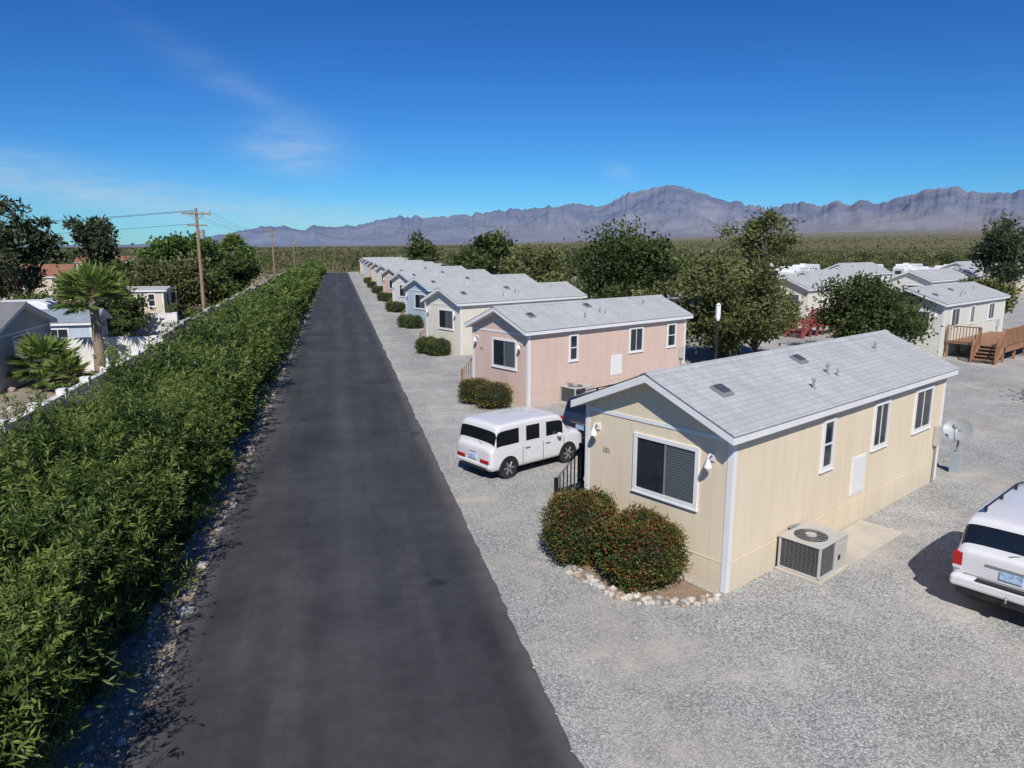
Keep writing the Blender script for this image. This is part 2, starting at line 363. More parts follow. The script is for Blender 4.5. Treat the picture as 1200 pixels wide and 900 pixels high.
# ---------------------------------------------------------------- hedge
def hedge():
    E=empty('oleander_hedge',(0,0,0))
    XC=-5.1
    def surf(y,th,k=1.0):
        n=noise.noise(Vector((math.cos(th)*1.3,y*.42,math.sin(th)*1.3)))*.36+noise.noise(Vector((math.cos(th)*3,y*1.3+7,math.sin(th)*3)))*.22
        hh=2.72+.38*noise.noise(Vector((3.3,y*.23,0)))+.38*noise.noise(Vector((5.3,y*.9,0)))
        c,s=math.cos(th),math.sin(th)
        ex=1.6*math.copysign(abs(c)**.75,c)*(1 if c<0 else (.86+.2*max(0,s))); ez=hh*.62*math.copysign(abs(s)**.75,s)
        f=(1+n)*k
        return (XC+ex*f, y, max(.05,1.05+ez*f)), (c,0,s)
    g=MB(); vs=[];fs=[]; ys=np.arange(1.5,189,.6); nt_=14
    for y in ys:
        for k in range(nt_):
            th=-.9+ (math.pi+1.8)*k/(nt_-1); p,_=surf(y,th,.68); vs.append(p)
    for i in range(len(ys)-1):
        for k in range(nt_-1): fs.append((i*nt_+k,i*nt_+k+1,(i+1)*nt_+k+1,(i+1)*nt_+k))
    g.add(vs,fs,'core'); g.obj('dark_filler_core',E)  # solid filler shell, interior shade painted as near-black leaf colour
    B=[];D=[];Ls=[];Ws=[];V=[]
    def band(y0,y1,ns,nl,ll,lw,sl):
        for _ in range(ns):
            y=rng.uniform(y0,y1); th=rng.uniform(-.75,math.pi+.5)
            out=rng.random()<.10
            depth=rng.uniform(.72,1.03) if not out else rng.uniform(1.03,1.30)
            p,nr=surf(y,th,depth); cl=noise.noise(Vector((p[0]*1.1,y*1.1,p[2]*1.1)))
            if cl<-.22 and rng.random()<.5: continue
            d=np.array([nr[0]*.75+rng.normal()*.28,rng.normal()*.38,nr[2]*.4+.75+rng.normal()*.2]); d/=np.linalg.norm(d)
            p=np.array(p); t=rng.uniform(0,1,nl); base=p+d*sl*(1.35 if out else 1)*t[:,None]
            r=rng.normal(size=(nl,3)); ld=unit(r-(r@d)[:,None]*d)*.85+d*rng.uniform(.25,1.0,(nl,1))
            B.append(base);D.append(ld);Ls.append(ll*rng.uniform(.65,1.25,nl));Ws.append(lw*rng.uniform(.8,1.2,nl))
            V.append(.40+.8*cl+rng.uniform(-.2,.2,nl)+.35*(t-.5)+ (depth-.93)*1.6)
    band(2.5,11,11500,16,.115,.023,.27)
    band(11,22,11500,15,.125,.027,.28)
    band(22,50,9800,11,.19,.048,.36)
    band(50,189,9500,8,.40,.12,.5)
    for _ in range(330):
        y=rng.uniform(4,55) ; th=rng.uniform(-.1,.9); p,nr=surf(y,th,.95); p=np.array(p); Lh=rng.uniform(.5,1.15)
        d=np.array([.9+rng.normal()*.2,rng.normal()*.4,.35+rng.normal()*.3]); d/=np.linalg.norm(d); nl=28
        t=rng.uniform(0,1,nl); base=p+d*Lh*t[:,None]-np.array([0,0,.35])*(t**2)[:,None]*Lh
        r=rng.normal(size=(nl,3)); ld=unit(r-(r@d)[:,None]*d)*.7+d*.8; sc=.85 if y<22 else 1.4
        B.append(base);D.append(ld);Ls.append(.16*sc*rng.uniform(.7,1.2,nl));Ws.append(.030*sc*rng.uniform(.8,1.2,nl)); V.append(.5+rng.uniform(-.25,.25,nl))
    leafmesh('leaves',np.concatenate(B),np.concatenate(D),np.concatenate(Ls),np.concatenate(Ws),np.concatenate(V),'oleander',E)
    g=MB()
    for _ in range(420):
        y=rng.uniform(3,50); x=XC+rng.uniform(.6,1.35); a=rng.normal()*.3
        g.tube([(x-.25,y,0),(x,y+a*.5,.5),(x+.2+rng.normal()*.15,y+a,1.1)],[.022,.017,.01],4,'bark',False)
    g.obj('stems',E)
    n=120; P=[];
    for _ in range(n):
        p,_n=surf(rng.uniform(4,40),rng.uniform(.2,2.6),1.03); P.append(p)
    leafmesh('blossoms',np.array(P),rng.normal(size=(n,3)),.05,.045,rng.random(n),'flower',E)
hedge()

# ---------------------------------------------------------------- trees
def make_tree(name,x,y,h,R,z0,mat,ncl=40,per=90,ll=.3,lw=.12,cr=.2,trunk=.18,seed=0,droop=0,flat=1.0,lean=0):
    rg=np.random.default_rng(seed+100); lw*=1.45; ll*=1.05; cr*=.94; ncl=int(ncl*.95)
    E=empty(name,(x,y,0))
    cz=(z0+h)/2; rz=(h-z0)/2
    g=MB(); fork=Vector((rg.normal()*.2,rg.normal()*.2,max(.5,z0*.75)))
    g.tube([(0,0,-.05),(rg.normal()*.08,rg.normal()*.08,fork.z*.5),fork],[trunk*1.3,trunk,trunk*.8],8,'bark')
    tips=[]; sx,sy=rg.uniform(.85,1.1),rg.uniform(.85,1.1)
    while len(tips)<ncl:
        u=rg.normal(size=3); u/=np.linalg.norm(u); k=rg.uniform(.25,1)**.6
        lump=1+.5*noise.noise(Vector((u[0]*1.8+seed,u[1]*1.8,u[2]*1.8)))
        if rg.random()<.06: lump*=1.15
        tips.append(np.array([u[0]*R*sx*k*lump*(1-cr*.6)+lean*(u[2]),u[1]*R*sy*k*lump*(1-cr*.6),cz+u[2]*rz*k*min(lump,1.12)*(1-cr*.6)]))
    nl=min(9,ncl); limbs=[]
    for i in range(nl):
        t=Vector(tips[i]); mid=fork.lerp(t,.5)+Vector((rg.normal()*.15*R*.4,rg.normal()*.15*R*.4,.1*R))
        g.tube([fork,mid,t],[trunk*.6,trunk*.36,trunk*.1],6,'bark',False); limbs.append((mid,t))
    for i in range(nl,ncl):
        t=Vector(tips[i]); m=min(limbs,key=lambda q:(q[0]-t).length)[0]
        g.tube([m,m.lerp(t,.5)+Vector((0,0,.06*R)),t],[trunk*.25,trunk*.15,trunk*.05],4,'bark',False)
    g.obj('trunk_and_limbs',E,smooth=True)
    B=[];D=[];V=[]
    for t in tips:
        c=cr*R*rg.uniform(.5,1.4); n=int(per*rg.uniform(.5,1.3)); off=rg.normal(size=(n,3))*np.array([c*.58,c*.58,c*.42*flat])
        B.append(t+off); dd=rg.normal(size=(n,3))+off/c*.6+np.array([0,0,.35-droop]); D.append(dd)
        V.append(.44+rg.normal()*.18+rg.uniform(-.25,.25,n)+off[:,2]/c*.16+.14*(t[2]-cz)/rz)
    B=np.concatenate(B);n=len(B); B[:,2]=np.maximum(B[:,2],.15)
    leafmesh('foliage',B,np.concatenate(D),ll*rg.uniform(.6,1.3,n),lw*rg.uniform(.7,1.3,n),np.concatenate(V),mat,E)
    return E
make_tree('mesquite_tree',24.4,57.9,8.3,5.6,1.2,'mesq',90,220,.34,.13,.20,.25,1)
make_tree('palo_verde_tree',21.3,36.3,6.2,3.6,.5,'palo',95,230,.26,.08,.21,.17,2,droop=.4)
make_tree('palo_verde_tree',18.4,38.8,4.4,2.4,.3,'palo',44,190,.26,.09,.26,.14,22,droop=.3)
make_tree('palo_verde_tree',24.2,37.4,4.9,2.0,.3,'palo',44,190,.26,.09,.26,.14,23,droop=.3)
make_tree('eucalyptus_tree',31.8,49.5,9.8,2.9,3.6,'palo',42,120,.32,.11,.22,.2,3)
make_tree('mesquite_tree',31.0,36.4,4.6,3.4,.5,'mesq',90,240,.22,.09,.22,.2,4)
make_tree('mesquite_tree',25.5,118,9.9,4.8,1.8,'mesq',44,130,.6,.3,.25,.3,5)
make_tree('mesquite_tree',17.4,152,8.5,3.8,1.5,'mesq',30,100,.7,.35,.27,.3,6)
make_tree('palo_verde_tree',20.2,73,7.1,3.6,.6,'palo',44,140,.4,.16,.25,.2,7)
make_tree('palo_verde_tree',25,88,7.4,4.2,.6,'palo',44,130,.5,.2,.25,.2,71)
make_tree('mesquite_tree',18,104,6.4,3.0,1,'mesq',30,100,.5,.25,.25,.2,72)
make_tree('mesquite_tree',33,72,7.0,4.6,.6,'mesq',50,150,.45,.2,.25,.2,73)
make_tree('mesquite_tree',42,76,6.2,4.4,.4,'palo',50,140,.45,.2,.25,.2,74)
make_tree('mesquite_tree',56,92,5.4,3.6,.4,'mesq',44,130,.5,.22,.25,.2,76)
make_tree('mesquite_tree',53,49,4.2,2.4,.4,'palo',36,130,.4,.15,.25,.2,78)
make_tree('pine_tree',72,65,10.0,3.4,1.2,'pine',56,130,.5,.14,.22,.2,8)
make_tree('mesquite_tree',29.8,18.2,6.2,2.8,1.6,'mesq',40,150,.26,.1,.24,.18,81)
make_tree('mesquite_tree',19.2,9.0,5.4,2.1,1.8,'mesq',36,150,.24,.1,.24,.16,82)
make_tree('pine_tree',-25.9,68,11.2,3.2,2.2,'pine',58,110,.5,.13,.2,.22,9)
make_tree('pine_tree',-30,66,9.5,3.0,2.2,'pine',48,110,.5,.13,.2,.22,91)
make_tree('pine_tree',-24.1,83,10.6,2.6,2.8,'pine',48,110,.5,.15,.24,.2,10)
make_tree('shade_tree',-17.8,92,8.6,4.2,1.6,'greenl',60,170,.42,.22,.25,.25,11)
make_tree('mesquite_tree',-15.4,74,6.1,4.1,.6,'palo',56,170,.38,.15,.24,.2,12)
make_tree('mesquite_tree',-19.5,79,5.6,3.6,.6,'mesq',48,150,.38,.15,.24,.2,13)
make_tree('mesquite_tree',-12.8,92,5.8,3.2,.5,'mesq',44,140,.45,.2,.25,.2,14)
make_tree('shade_tree',-13.5,112,7,3.2,.6,'greenl',40,120,.5,.25,.25,.2,15)
make_tree('mesquite_tree',-34,78,5.5,4.2,.5,'palo',48,140,.45,.2,.25,.2,16)
make_tree('shade_tree',-23,61,3.4,2.0,.3,'shrub',30,130,.28,.12,.28,.12,17)
make_tree('mesquite_tree',-21,67,4.6,3.0,.3,'palo',44,140,.34,.14,.26,.15,18)
make_tree('mesquite_tree',-28,58,3.6,2.4,.3,'palo',36,130,.3,.13,.26,.15,19)
make_tree('mesquite_tree',-12.4,80,4.2,2.4,.3,'shrub',36,130,.34,.15,.26,.15,20)
make_tree('mesquite_tree',-15.5,56,3.6,2.2,.3,'mesq',36,150,.28,.12,.26,.13,21)

def palm(name,x,y,h,R,seed,nf=38,tr=.17):
    rg=np.random.default_rng(seed); E=empty(name,(x,y,0)); g=MB()
    zs=np.linspace(0,h,14)
    if h>.6: g.tube([(noise.noise(Vector((z,seed,0)))*.06,0,z) for z in zs],[tr*(1.35-.4*z/h)*(1+.08*(i%2)) for i,z in enumerate(zs)],10,'palmbark')
    B=[];D=[];L=[];W=[];V=[]
    for i in range(nf):
        az=i*2.4+rg.normal()*.3; el=-.35+1.75*(i/nf)**.8+rg.normal()*.1; d=np.array([math.cos(az)*math.cos(el),math.sin(az)*math.cos(el),math.sin(el)])
        pl=R*rg.uniform(.42,.58); p0=np.array([0,0,h]); p1=p0+d*pl; g.tube([p0,p0+d*pl*.5+np.array([0,0,.05]),p1],[.022,.016,.012],4,'palmbark',False)
        side=np.cross(d,[0,0,1]); side/=np.linalg.norm(side); up=np.cross(side,d)
        for k in range(23):
            a=(-1+2*k/22)*1.75; dd=d*math.cos(a)+side*math.sin(a)+up*.08*rg.normal()-np.array([0,0,.10+.08*abs(a)])
            B.append(p1-d*.04);D.append(dd);L.append(R*.46*(1-.12*abs(a))*rg.uniform(.9,1.08));W.append(.11);V.append((.28 if el<-.1 else .58)+rg.uniform(-.15,.2)+.15*math.sin(el))
    g.obj('trunk',E,smooth=True)
    leafmesh('fronds',np.array(B),np.array(D),np.array(L),np.array(W),np.array(V),'palm',E)
palm('fan_palm',-12.1,40.2,3.9,2.2,31,44,.2)
palm('fan_palm',-13.6,37.4,.9,1.9,32,34,.2)
palm('fan_palm',-12.4,36.2,.6,1.4,33,26,.15)
palm('fan_palm',-13,101,6.6,2.1,34)
palm('fan_palm',-14.5,104,5.6,2.0,35)

def scatter(name,pts,mat,rad,per,ls,lw,seed):
    rg=np.random.default_rng(seed); P=np.repeat(pts,per,axis=0); r=np.repeat(rad,per)
    n=len(P); u=unit(rg.normal(size=(n,3))); u[:,2]=np.abs(u[:,2]); k=rg.random(n)**.5
    B=P+u*(r*k)[:,None]*np.array([1,1,.85]); v=np.repeat(rg.normal(size=len(pts))*.18+.42,per)+rg.uniform(-.2,.2,n)+u[:,2]*.14
    leafmesh(name,B,u+rg.normal(size=(n,3))*.6+np.array([0,0,.3]),ls*r*rg.uniform(.7,1.3,n),lw*r*rg.uniform(.7,1.3,n),v,mat)
def blobs(n,xr,yr,hr,seed,ok=lambda x,y:True):
    rg=np.random.default_rng(seed); P=[];R=[]; c=0
    while c<n:
        x,y=rg.uniform(*xr),rg.uniform(*yr)
        if not ok(x,y): continue
        c+=1; h=rg.uniform(*hr)
        for _ in range(9):
            P.append((x+rg.normal()*h*.3,y+rg.normal()*h*.3,rg.uniform(0,.68)*h)); R.append(h*rg.uniform(.14,.32))
    return np.array(P),np.array(R)
okR=lambda x,y: not (x<20 and y<190) and not (56<x<135 and 55<y<135) and x>.32*y-25
P,R=blobs(75,(22,170),(82,270),(3.0,6.4),41,okR); scatter('distant_tree_mass',P,'mesq',R,50,.36,.19,1)
P,R=blobs(50,(22,170),(80,260),(2.5,5.6),42,okR); scatter('distant_tree_mass',P,'palo',R,50,.36,.18,2)
P,R=blobs(26,(60,140),(75,140),(1.6,4.2),47); scatter('distant_tree_mass',P,'mesq',R,50,.36,.17,11)
P,R=blobs(60,(-130,-15),(88,260),(3.0,6.0),43); scatter('distant_tree_mass',P,'palo',R,45,.36,.19,3)
P,R=blobs(36,(-110,-18),(70,230),(3.0,5.6),44,lambda x,y:x<-30 or y>100); scatter('distant_tree_mass',P,'mesq',R,45,.36,.19,4)
P,R=blobs(34,(-34,-11),(46,95),(1.2,2.6),45,lambda x,y:True); scatter('yard_shrubs',P,'shrub',R,90,.3,.13,5)
P,R=blobs(14,(-16,-10.2),(20,38),(.5,1.1),46,lambda x,y:True); scatter('yard_shrubs',P,'shrub',R,120,.3,.10,12)
def scrubpts(n,r0,r1,a0,a1,s0,s1):
    r=np.sqrt(rg.uniform(r0**2,r1**2,n)); a=rg.uniform(a0,a1,n); x=r*np.sin(np.radians(a)); y=r*np.cos(np.radians(a))
    k=~((x>-4)&(x<115)&(y<200)) & ~((x<=-4)&(x>-60)&(y<120))
    return np.stack([x,y,baseh(r,a)-.1],1)[k],rg.uniform(s0,s1,n)[k]
rg=np.random.default_rng(5)
P,R=scrubpts(5200,140,420,-45,75,.6,1.6); scatter('desert_scrub',P,'scrub',R,14,.7,.4,6)
P,R=scrubpts(7000,420,1300,-40,70,1.0,2.2); scatter('desert_scrub',P,'scrub',R,8,.9,.6,7)
P,R=scrubpts(3000,150,900,-40,70,1.1,2.2); scatter('desert_scrub',P,'mesq',R,12,.7,.45,8)
P,R=scrubpts(4500,1200,3800,-30,62,1.6,3.6); scatter('desert_scrub',P,'mesq',R,6,1.0,.7,9)

def shrub(name,x,y,r,h,n,ls,berries=.1,seed=0):
    rg=np.random.default_rng(seed); E=empty(name,(x,y,0))
    def S(u,k=1):
        b=np.array([1+.15*noise.noise(Vector((q[0]*1.8+seed,q[1]*1.8,q[2]*1.8)))+.10*noise.noise(Vector((q[0]*5+seed,q[1]*5,q[2]*5))) for q in u])*k
        s=np.sign(u)*np.abs(u)**.82
        return np.stack([s[:,0]*r*b,s[:,1]*r*b,h*.5+s[:,2]*h*.5*b],1)
    g=MB(); vs=[];fs=[]; a,bn=16,10
    U=np.array([(math.cos(t)*math.cos(p),math.sin(t)*math.cos(p),math.sin(p)) for p in np.linspace(-1.5,1.5,bn) for t in np.linspace(0,2*math.pi,a,endpoint=False)])
    vs=S(U,.84); fs=[(i*a+k,i*a+(k+1)%a,(i+1)*a+(k+1)%a,(i+1)*a+k) for i in range(bn-1) for k in range(a)]
    g.add(vs,fs,'core'); g.obj('dark_filler_core',E,smooth=True)  # filler shell coloured near-black as the bush's shaded inside
    u=unit(rg.normal(size=(n,3))); kk=np.where(rg.random(n)<.06,rg.uniform(1.03,1.15,n),rg.uniform(.82,1.03,n)); Bp=S(u)*1.0; c=np.array([0,0,h*.5]); Bp=c+(Bp-c)*kk[:,None]
    Bp[:,2]=np.maximum(Bp[:,2],.04)
    cl=np.array([noise.noise(Vector(tuple(p*3+seed))) for p in Bp])
    v=.42+cl*.45+rg.uniform(-.25,.25,n)+(kk-.95)*2
    mi=((rg.random(n)<berries*(1+2.5*np.clip(cl,0,1)+1.2*(u[:,2]>.3)))).astype(int)
    leafmesh('leaves',Bp,u*.7+rg.normal(size=(n,3))*.6+np.array([0,0,.35]),ls*rg.uniform(.7,1.3,n),ls*.5*rg.uniform(.8,1.2,n),v,None,E,mi,['shrub','berry'])

# ---------------------------------------------------------------- houses
def W2(o,s,t): return (o[0]+CU*s-SU*t,o[1]+SU*s+CU*t)
def house(name,o,sid,L=10.5,W=3.7,ang=ANG,roof='roofg',hw=3.2,detail=2,num=None,
          sw=((3.42,3.97),(5.95,6.81),(8.4,9.6)),fw=(.72,2.32),slope=.42,trim='white',access=True):
    E=empty(name,(o[0],o[1],0),ang); ov=.18; oh=.32; th=.16
    ze=hw; zr=lambda y: ze+slope*((y+ov) if y<=W/2 else (W+ov-y))
    zw=zr(0)-th+.01; zp=zr(W/2)-th+.01
    g=MB(); g.prism([(0,0),(W,0),(W,zw),(W/2,zp),(0,zw)],'x',0,L,SID[sid]); g.obj('walls',E)
    g=MB(); A=[(-ov,ze),(W/2,zr(W/2)),(W+ov,ze)]; Bq=[(y,z-th) for y,z in A]
    x0,x1=-oh,L+oh
    vs=[(x,y,z) for x in (x0,x1) for y,z in A+Bq]
    g.add(vs,[(0,1,4,3),(1,2,5,4),(6,9,10,7),(7,10,11,8),(0,3,9,6),(2,8,11,5),(3,4,10,9),(4,5,11,10)],trim)
    g.add([(x0-.02,-ov-.03,ze+.006),(x1+.02,-ov-.03,ze+.006),(x1+.02,W/2,zr(W/2)+.018),(x0-.02,W/2,zr(W/2)+.018)],[(0,1,2,3)],roof)
    g.add([(x0-.02,W+ov+.03,ze+.006),(x1+.02,W+ov+.03,ze+.006),(x1+.02,W/2,zr(W/2)+.018),(x0-.02,W/2,zr(W/2)+.018)],[(3,2,1,0)],roof)
    g.prism([(W/2-.13,zr(W/2-.13)+.02),(W/2,zr(W/2)+.024),(W/2+.13,zr(W/2-.13)+.02),(W/2+.13,zr(W/2-.13)+.04),(W/2,zr(W/2)+.055),(W/2-.13,zr(W/2-.13)+.04)],'x',x0-.02,x1+.02,roof)
    g.obj('roof',E)
    g=MB(); t=.011
    for cx0,cx1 in ((-t,.11),(L-.11,L+t)):
        for cy0,cy1 in ((-t,.11),(W-.11,W+t)): g.box(cx0,cx1,cy0,cy1,.03,zw-.02,trim)
    g.box(-.016,.01,.12,W-.12,zw-.14,zw-.06,trim); g.box(L-.01,L+.016,.12,W-.12,zw-.14,zw-.06,trim)
    g.box(.12,L-.12,-.016,.01,zw-.12,zw-.0,trim)
    sc=SID[sid]
    g.box(-.008,.01,.115,W-.115,.60,.62,sc); g.box(.115,L-.115,-.008,.01,.60,.62,sc)
    g.obj('trim_boards',E)
    def fb(g,f,a0,a1,z0,z1,o0,o1,m):
        if f=='F': g.box(-o1,-o0,a0,a1,z0,z1,m)
        elif f=='S': g.box(a0,a1,-o1,-o0,z0,z1,m)
        elif f=='B': g.box(a0,a1,W+o0,W+o1,z0,z1,m)
        else: g.box(L+o0,L+o1,a0,a1,z0,z1,m)
    g=MB()
    def win(f,a0,a1,z0,z1,sp='v',bl=False):
        w=.085; fb(g,f,a0,a0+w,z0,z1,-.01,.035,trim); fb(g,f,a1-w,a1,z0,z1,-.01,.035,trim)
        fb(g,f,a0+w,a1-w,z0,z0+w,-.01,.033,trim); fb(g,f,a0+w,a1-w,z1-w,z1,-.01,.033,trim)
        fb(g,f,a0-.02,a1+.02,z0-.03,z0-.001,-.01,.05,trim)
        i0,i1,j0,j1=a0+w,a1-w,z0+w,z1-w
        if sp=='v':
            m=(i0+i1)/2; fb(g,f,i0,m-.015,j0,j1,-.01,.006,'glassb' if bl else 'glass'); fb(g,f,m+.015,i1,j0,j1,-.01,.008,'glass'); fb(g,f,m-.015,m+.015,j0,j1,-.01,.018,'ventgrey' if bl else trim)
            if bl:
                nb=20
                for q in range(nb): fb(g,f,i0+.02,m-.04,j0+(j1-j0)*(q+.15)/nb,j0+(j1-j0)*(q+.5)/nb,-.01,.0085,'glassb2')
        else:
            m=(j0+j1)/2; fb(g,f,i0,i1,j0,m-.02,-.01,.006,'glass'); fb(g,f,i0,i1,m+.02,j1,-.01,.008,'glassb' if bl else 'glass'); fb(g,f,i0,i1,m-.02,m+.02,-.01,.018,trim)
    wz=hw-3.2
    win('F',fw[0],fw[1],max(.8,1.5+wz),2.74+wz,'v',True)
    for i,(a,b_) in enumerate(sw): win('S',a,b_,max(.9,1.72+wz),2.88+wz,'h' if b_-a<.7 else 'v',False)
    win('B',L*.5,L*.5+1,max(.9,1.7+wz),2.88+wz); win('B',L*.8,L*.8+1.1,max(.9,1.7+wz),2.88+wz); win('R',W*.33,W*.66,max(.9,1.7+wz),2.88+wz)
    g.obj('windows',E)
    g=MB(); dz=wz if wz>-.6 else -.6
    fb(g,'B',2.0,2.9,.72+dz,2.75+dz,-.01,.03,trim); fb(g,'B',2.08,2.82,.78+dz,2.67+dz,-.01,.045,'white'); fb(g,'B',2.2,2.7,1.8+dz,2.5+dz,-.01,.052,'glass'); fb(g,'B',2.12,2.16,1.6+dz,1.66+dz,0,.09,'grey')
    if access: fb(g,'S',5.0,5.72,.8,1.72,-.01,.018,trim); fb(g,'S',5.04,5.68,.84,1.68,-.01,.026,'white')
    g.obj('doors',E)
    if detail:
        g=MB()
        for py,pz in ((.42,2.62),(3.32,2.66)):
            g.box(-.03,.0,py-.05,py+.05,pz-.06,pz+.08,trim); g.tube([(-.02,py,pz+.03),(-.12,py,pz+.1),(-.17,py,pz+.03)],[.014,.014,.014],6,trim)
            g.lathe((-.17,py,pz-.16),'z',[(.08,0),(.075,.03),(.04,.12),(.02,.17)],10,trim)
        g.obj('wall_lamps',E)
        g=MB()
        def patch(xa,xb,ya,yb,hh,m):
            g.add([(xa,ya,zr(ya)+.0),(xb,ya,zr(ya)),(xb,yb,zr(yb)),(xa,yb,zr(yb)),(xa,ya,zr(ya)+hh),(xb,ya,zr(ya)+hh),(xb,yb,zr(yb)+hh),(xa,yb,zr(yb)+hh)],
                  [(0,3,2,1),(4,5,6,7),(0,1,5,4),(1,2,6,5),(2,3,7,6),(3,0,4,7)],m)
        patch(.75,1.12,.75,1.08,.08,'ventgrey'); patch(.80,1.07,.80,1.03,.11,'glassb'); patch(4.6,4.95,1.2,1.5,.08,'ventgrey'); patch(4.65,4.90,1.25,1.45,.11,'glassb')
        for px,py,hh,r in ((3.7,.42,.22,.03),(5.0,.75,.22,.03),(5.2,.6,.16,.022),(8.6,1.2,.18,.03)):
            z=zr(py)-.03; g.lathe((px,py,z),'z',[(r,0),(r,hh),(r*1.5,hh),(r*1.5,hh+.04),(r*.5,hh+.07)],8,'grey'); g.lathe((px,py,z),'z',[(r*2.4,0),(r*1.4,.06)],8,'ventgrey')
        g.obj('roof_vents',E)
        g=MB(); g.box(10.0,10.3,-.11,-.017,1.1,1.65,'acbody'); g.tube([(10.15,-.05,.0),(10.15,-.05,1.1)],[.025]*2,6,'grey'); g.tube([(2.6,-.03,.1),(2.6,-.03,.75),(2.2,-.06,.8)],[.03]*3,6,'grey'); g.obj('meter_box',E)
    if num:
        cu=bpy.data.curves.new('house_number','FONT'); cu.body=num; cu.size=.15; cu.extrude=.004
        t=bpy.data.objects.new('house_number',cu); COL.objects.link(t); t.parent=E; t.location=(-.02,3.18,2.15); t.rotation_euler=(math.radians(90),0,math.radians(-90))
        cu.materials.append(M['numb'])
    return E

def acunit(o,s,t,mir=1):
    x,y=W2(o,s,t); E=empty('air_conditioner',(x,y,0),ANG); g=MB()
    w,d,h=1.15,.88,.72
    g.box(-.05,w+.05,-.05,d+.02,.0,.07,'concrete'); 
    g.box(0,.05,0,.05,.07,h,'acbody'); g.box(w*.55,w,0,d,.07,h,'acbody'); g.box(.0,.05,d-.05,d,.07,h,'acbody')
    g.box(.03,w*.55-.003,.03,d-.03,.08,h-.02,'black'); g.box(-.01,w+.01,-.01,d+.01,h,h+.035,'acbody')
    g.box(0,w*.55,0,.03,.07,.12,'acbody'); g.box(0,.03,.05,d-.05,.07,.12,'acbody')
    g.obj('cabinet',E,bevel=.010)
    g=MB()
    for k in range(16): 
        z=.14+k*.036; g.box(.012,.022,.05,d-.05,z,z+.004,'ventgrey'); g.box(.05,w*.55,.012,.022,z,z+.004,'ventgrey')
    for k in range(8): y=.1+k*.09; g.box(.006,.011,y,y+.004,.1,h,'ventgrey')
    g.box(w*.62,w*.95,-.012,0.0,.18,h-.08,'acbody'); g.box(w*.64,w*.72,-.02,-.012,.3,.4,'black')
    g.obj('louvres',E)
    g=MB(); c=(w*.40,d*.5,h+.036)
    g.lathe(c,'z',[(.32,0),(.32,.008)],28,'black')
    for r in (.32,.26,.2,.14): 
        pts=[(c[0]+r*math.cos(a),c[1]+r*math.sin(a),c[2]+.022) for a in np.linspace(0,2*math.pi,29)]; g.tube(pts,[.005]*29,4,'ventgrey',False)
    for a in np.linspace(0,math.pi,7)[:-1]:
        g.tube([(c[0]+.32*math.cos(a),c[1]+.32*math.sin(a),c[2]+.02),(c[0]-.32*math.cos(a),c[1]-.32*math.sin(a),c[2]+.02)],[.004,.004],4,'ventgrey')
    g.lathe((c[0],c[1],c[2]+.01),'z',[(.11,0),(.11,.03)],14,'acbody'); g.obj('fan_grille',E)
    g=MB(); g.tube([(w*.8,d,.3),(w*.8,d+.1,.32),(w*.8,d+.18,.32)],[.03]*3,6,'black'); g.obj('pipe',E)

def rail(g,p0,p1,h,m,n,ps=.04,bs=.012,posts=True):
    p0=Vector(p0);p1=Vector(p1)
    for q in (p0,p1):
        if posts: g.box(q.x-ps,q.x+ps,q.y-ps,q.y+ps,q.z-.02,q.z+h+.04,m)
    up=Vector((0,0,1)); g.tube([p0+up*h,p1+up*h],[ps*.7]*2,4,m); g.tube([p0+up*.1,p1+up*.1],[ps*.5]*2,4,m)
    for k in range(1,n):
        q=p0.lerp(p1,k/n); g.box(q.x-bs,q.x+bs,q.y-bs,q.y+bs,q.z+.1,q.z+h,m)
def porch(o,m='black',s0=1.3,s1=3.1,t0=3.74,t1=5.15,fl='deckwood'):
    E=empty('porch_deck',(o[0],o[1],0),ANG); g=MB(); z=.68
    nb=int((t1-t0)/.145)
    for k in range(nb): g.box(s0,s1,t0+k*.145,t0+k*.145+.135,z-.035,z,fl)
    for a in (s0+.05,s1-.13):
        for b in (t0+.03,t1-.12): g.box(a,a+.08,b,b+.08,0,z-.036,fl)
    g.box(s0+.01,s1-.01,t1-.05,t1-.02,z-.2,z-.037,fl); 
    for k in range(3): g.box(s0-.3*(k+1),s0-.3*k-.01,t0+.15,t1-.15,z-.17*(k+1)-.04,z-.17*(k+1),fl)
    for tt in (t0+.13,t1-.13): g.prism([(s0,z-.02),(s0-.98,.0),(s0-.78,0),(s0,z-.22)],'y',tt-.02,tt+.02,fl)
    g.obj('deck_and_steps',E)
    g=MB()
    rail(g,(s0,t1-.06,z),(s1,t1-.06,z),.95,m,13); rail(g,(s1-.03,t0+.1,z),(s1-.03,t1-.12,z),.95,m,9)
    for tt in (t0+.13,t1-.13): rail(g,(s0-.92,tt,.02),(s0-.04,tt,z),.92,m,7)
    g.obj('railings',E)

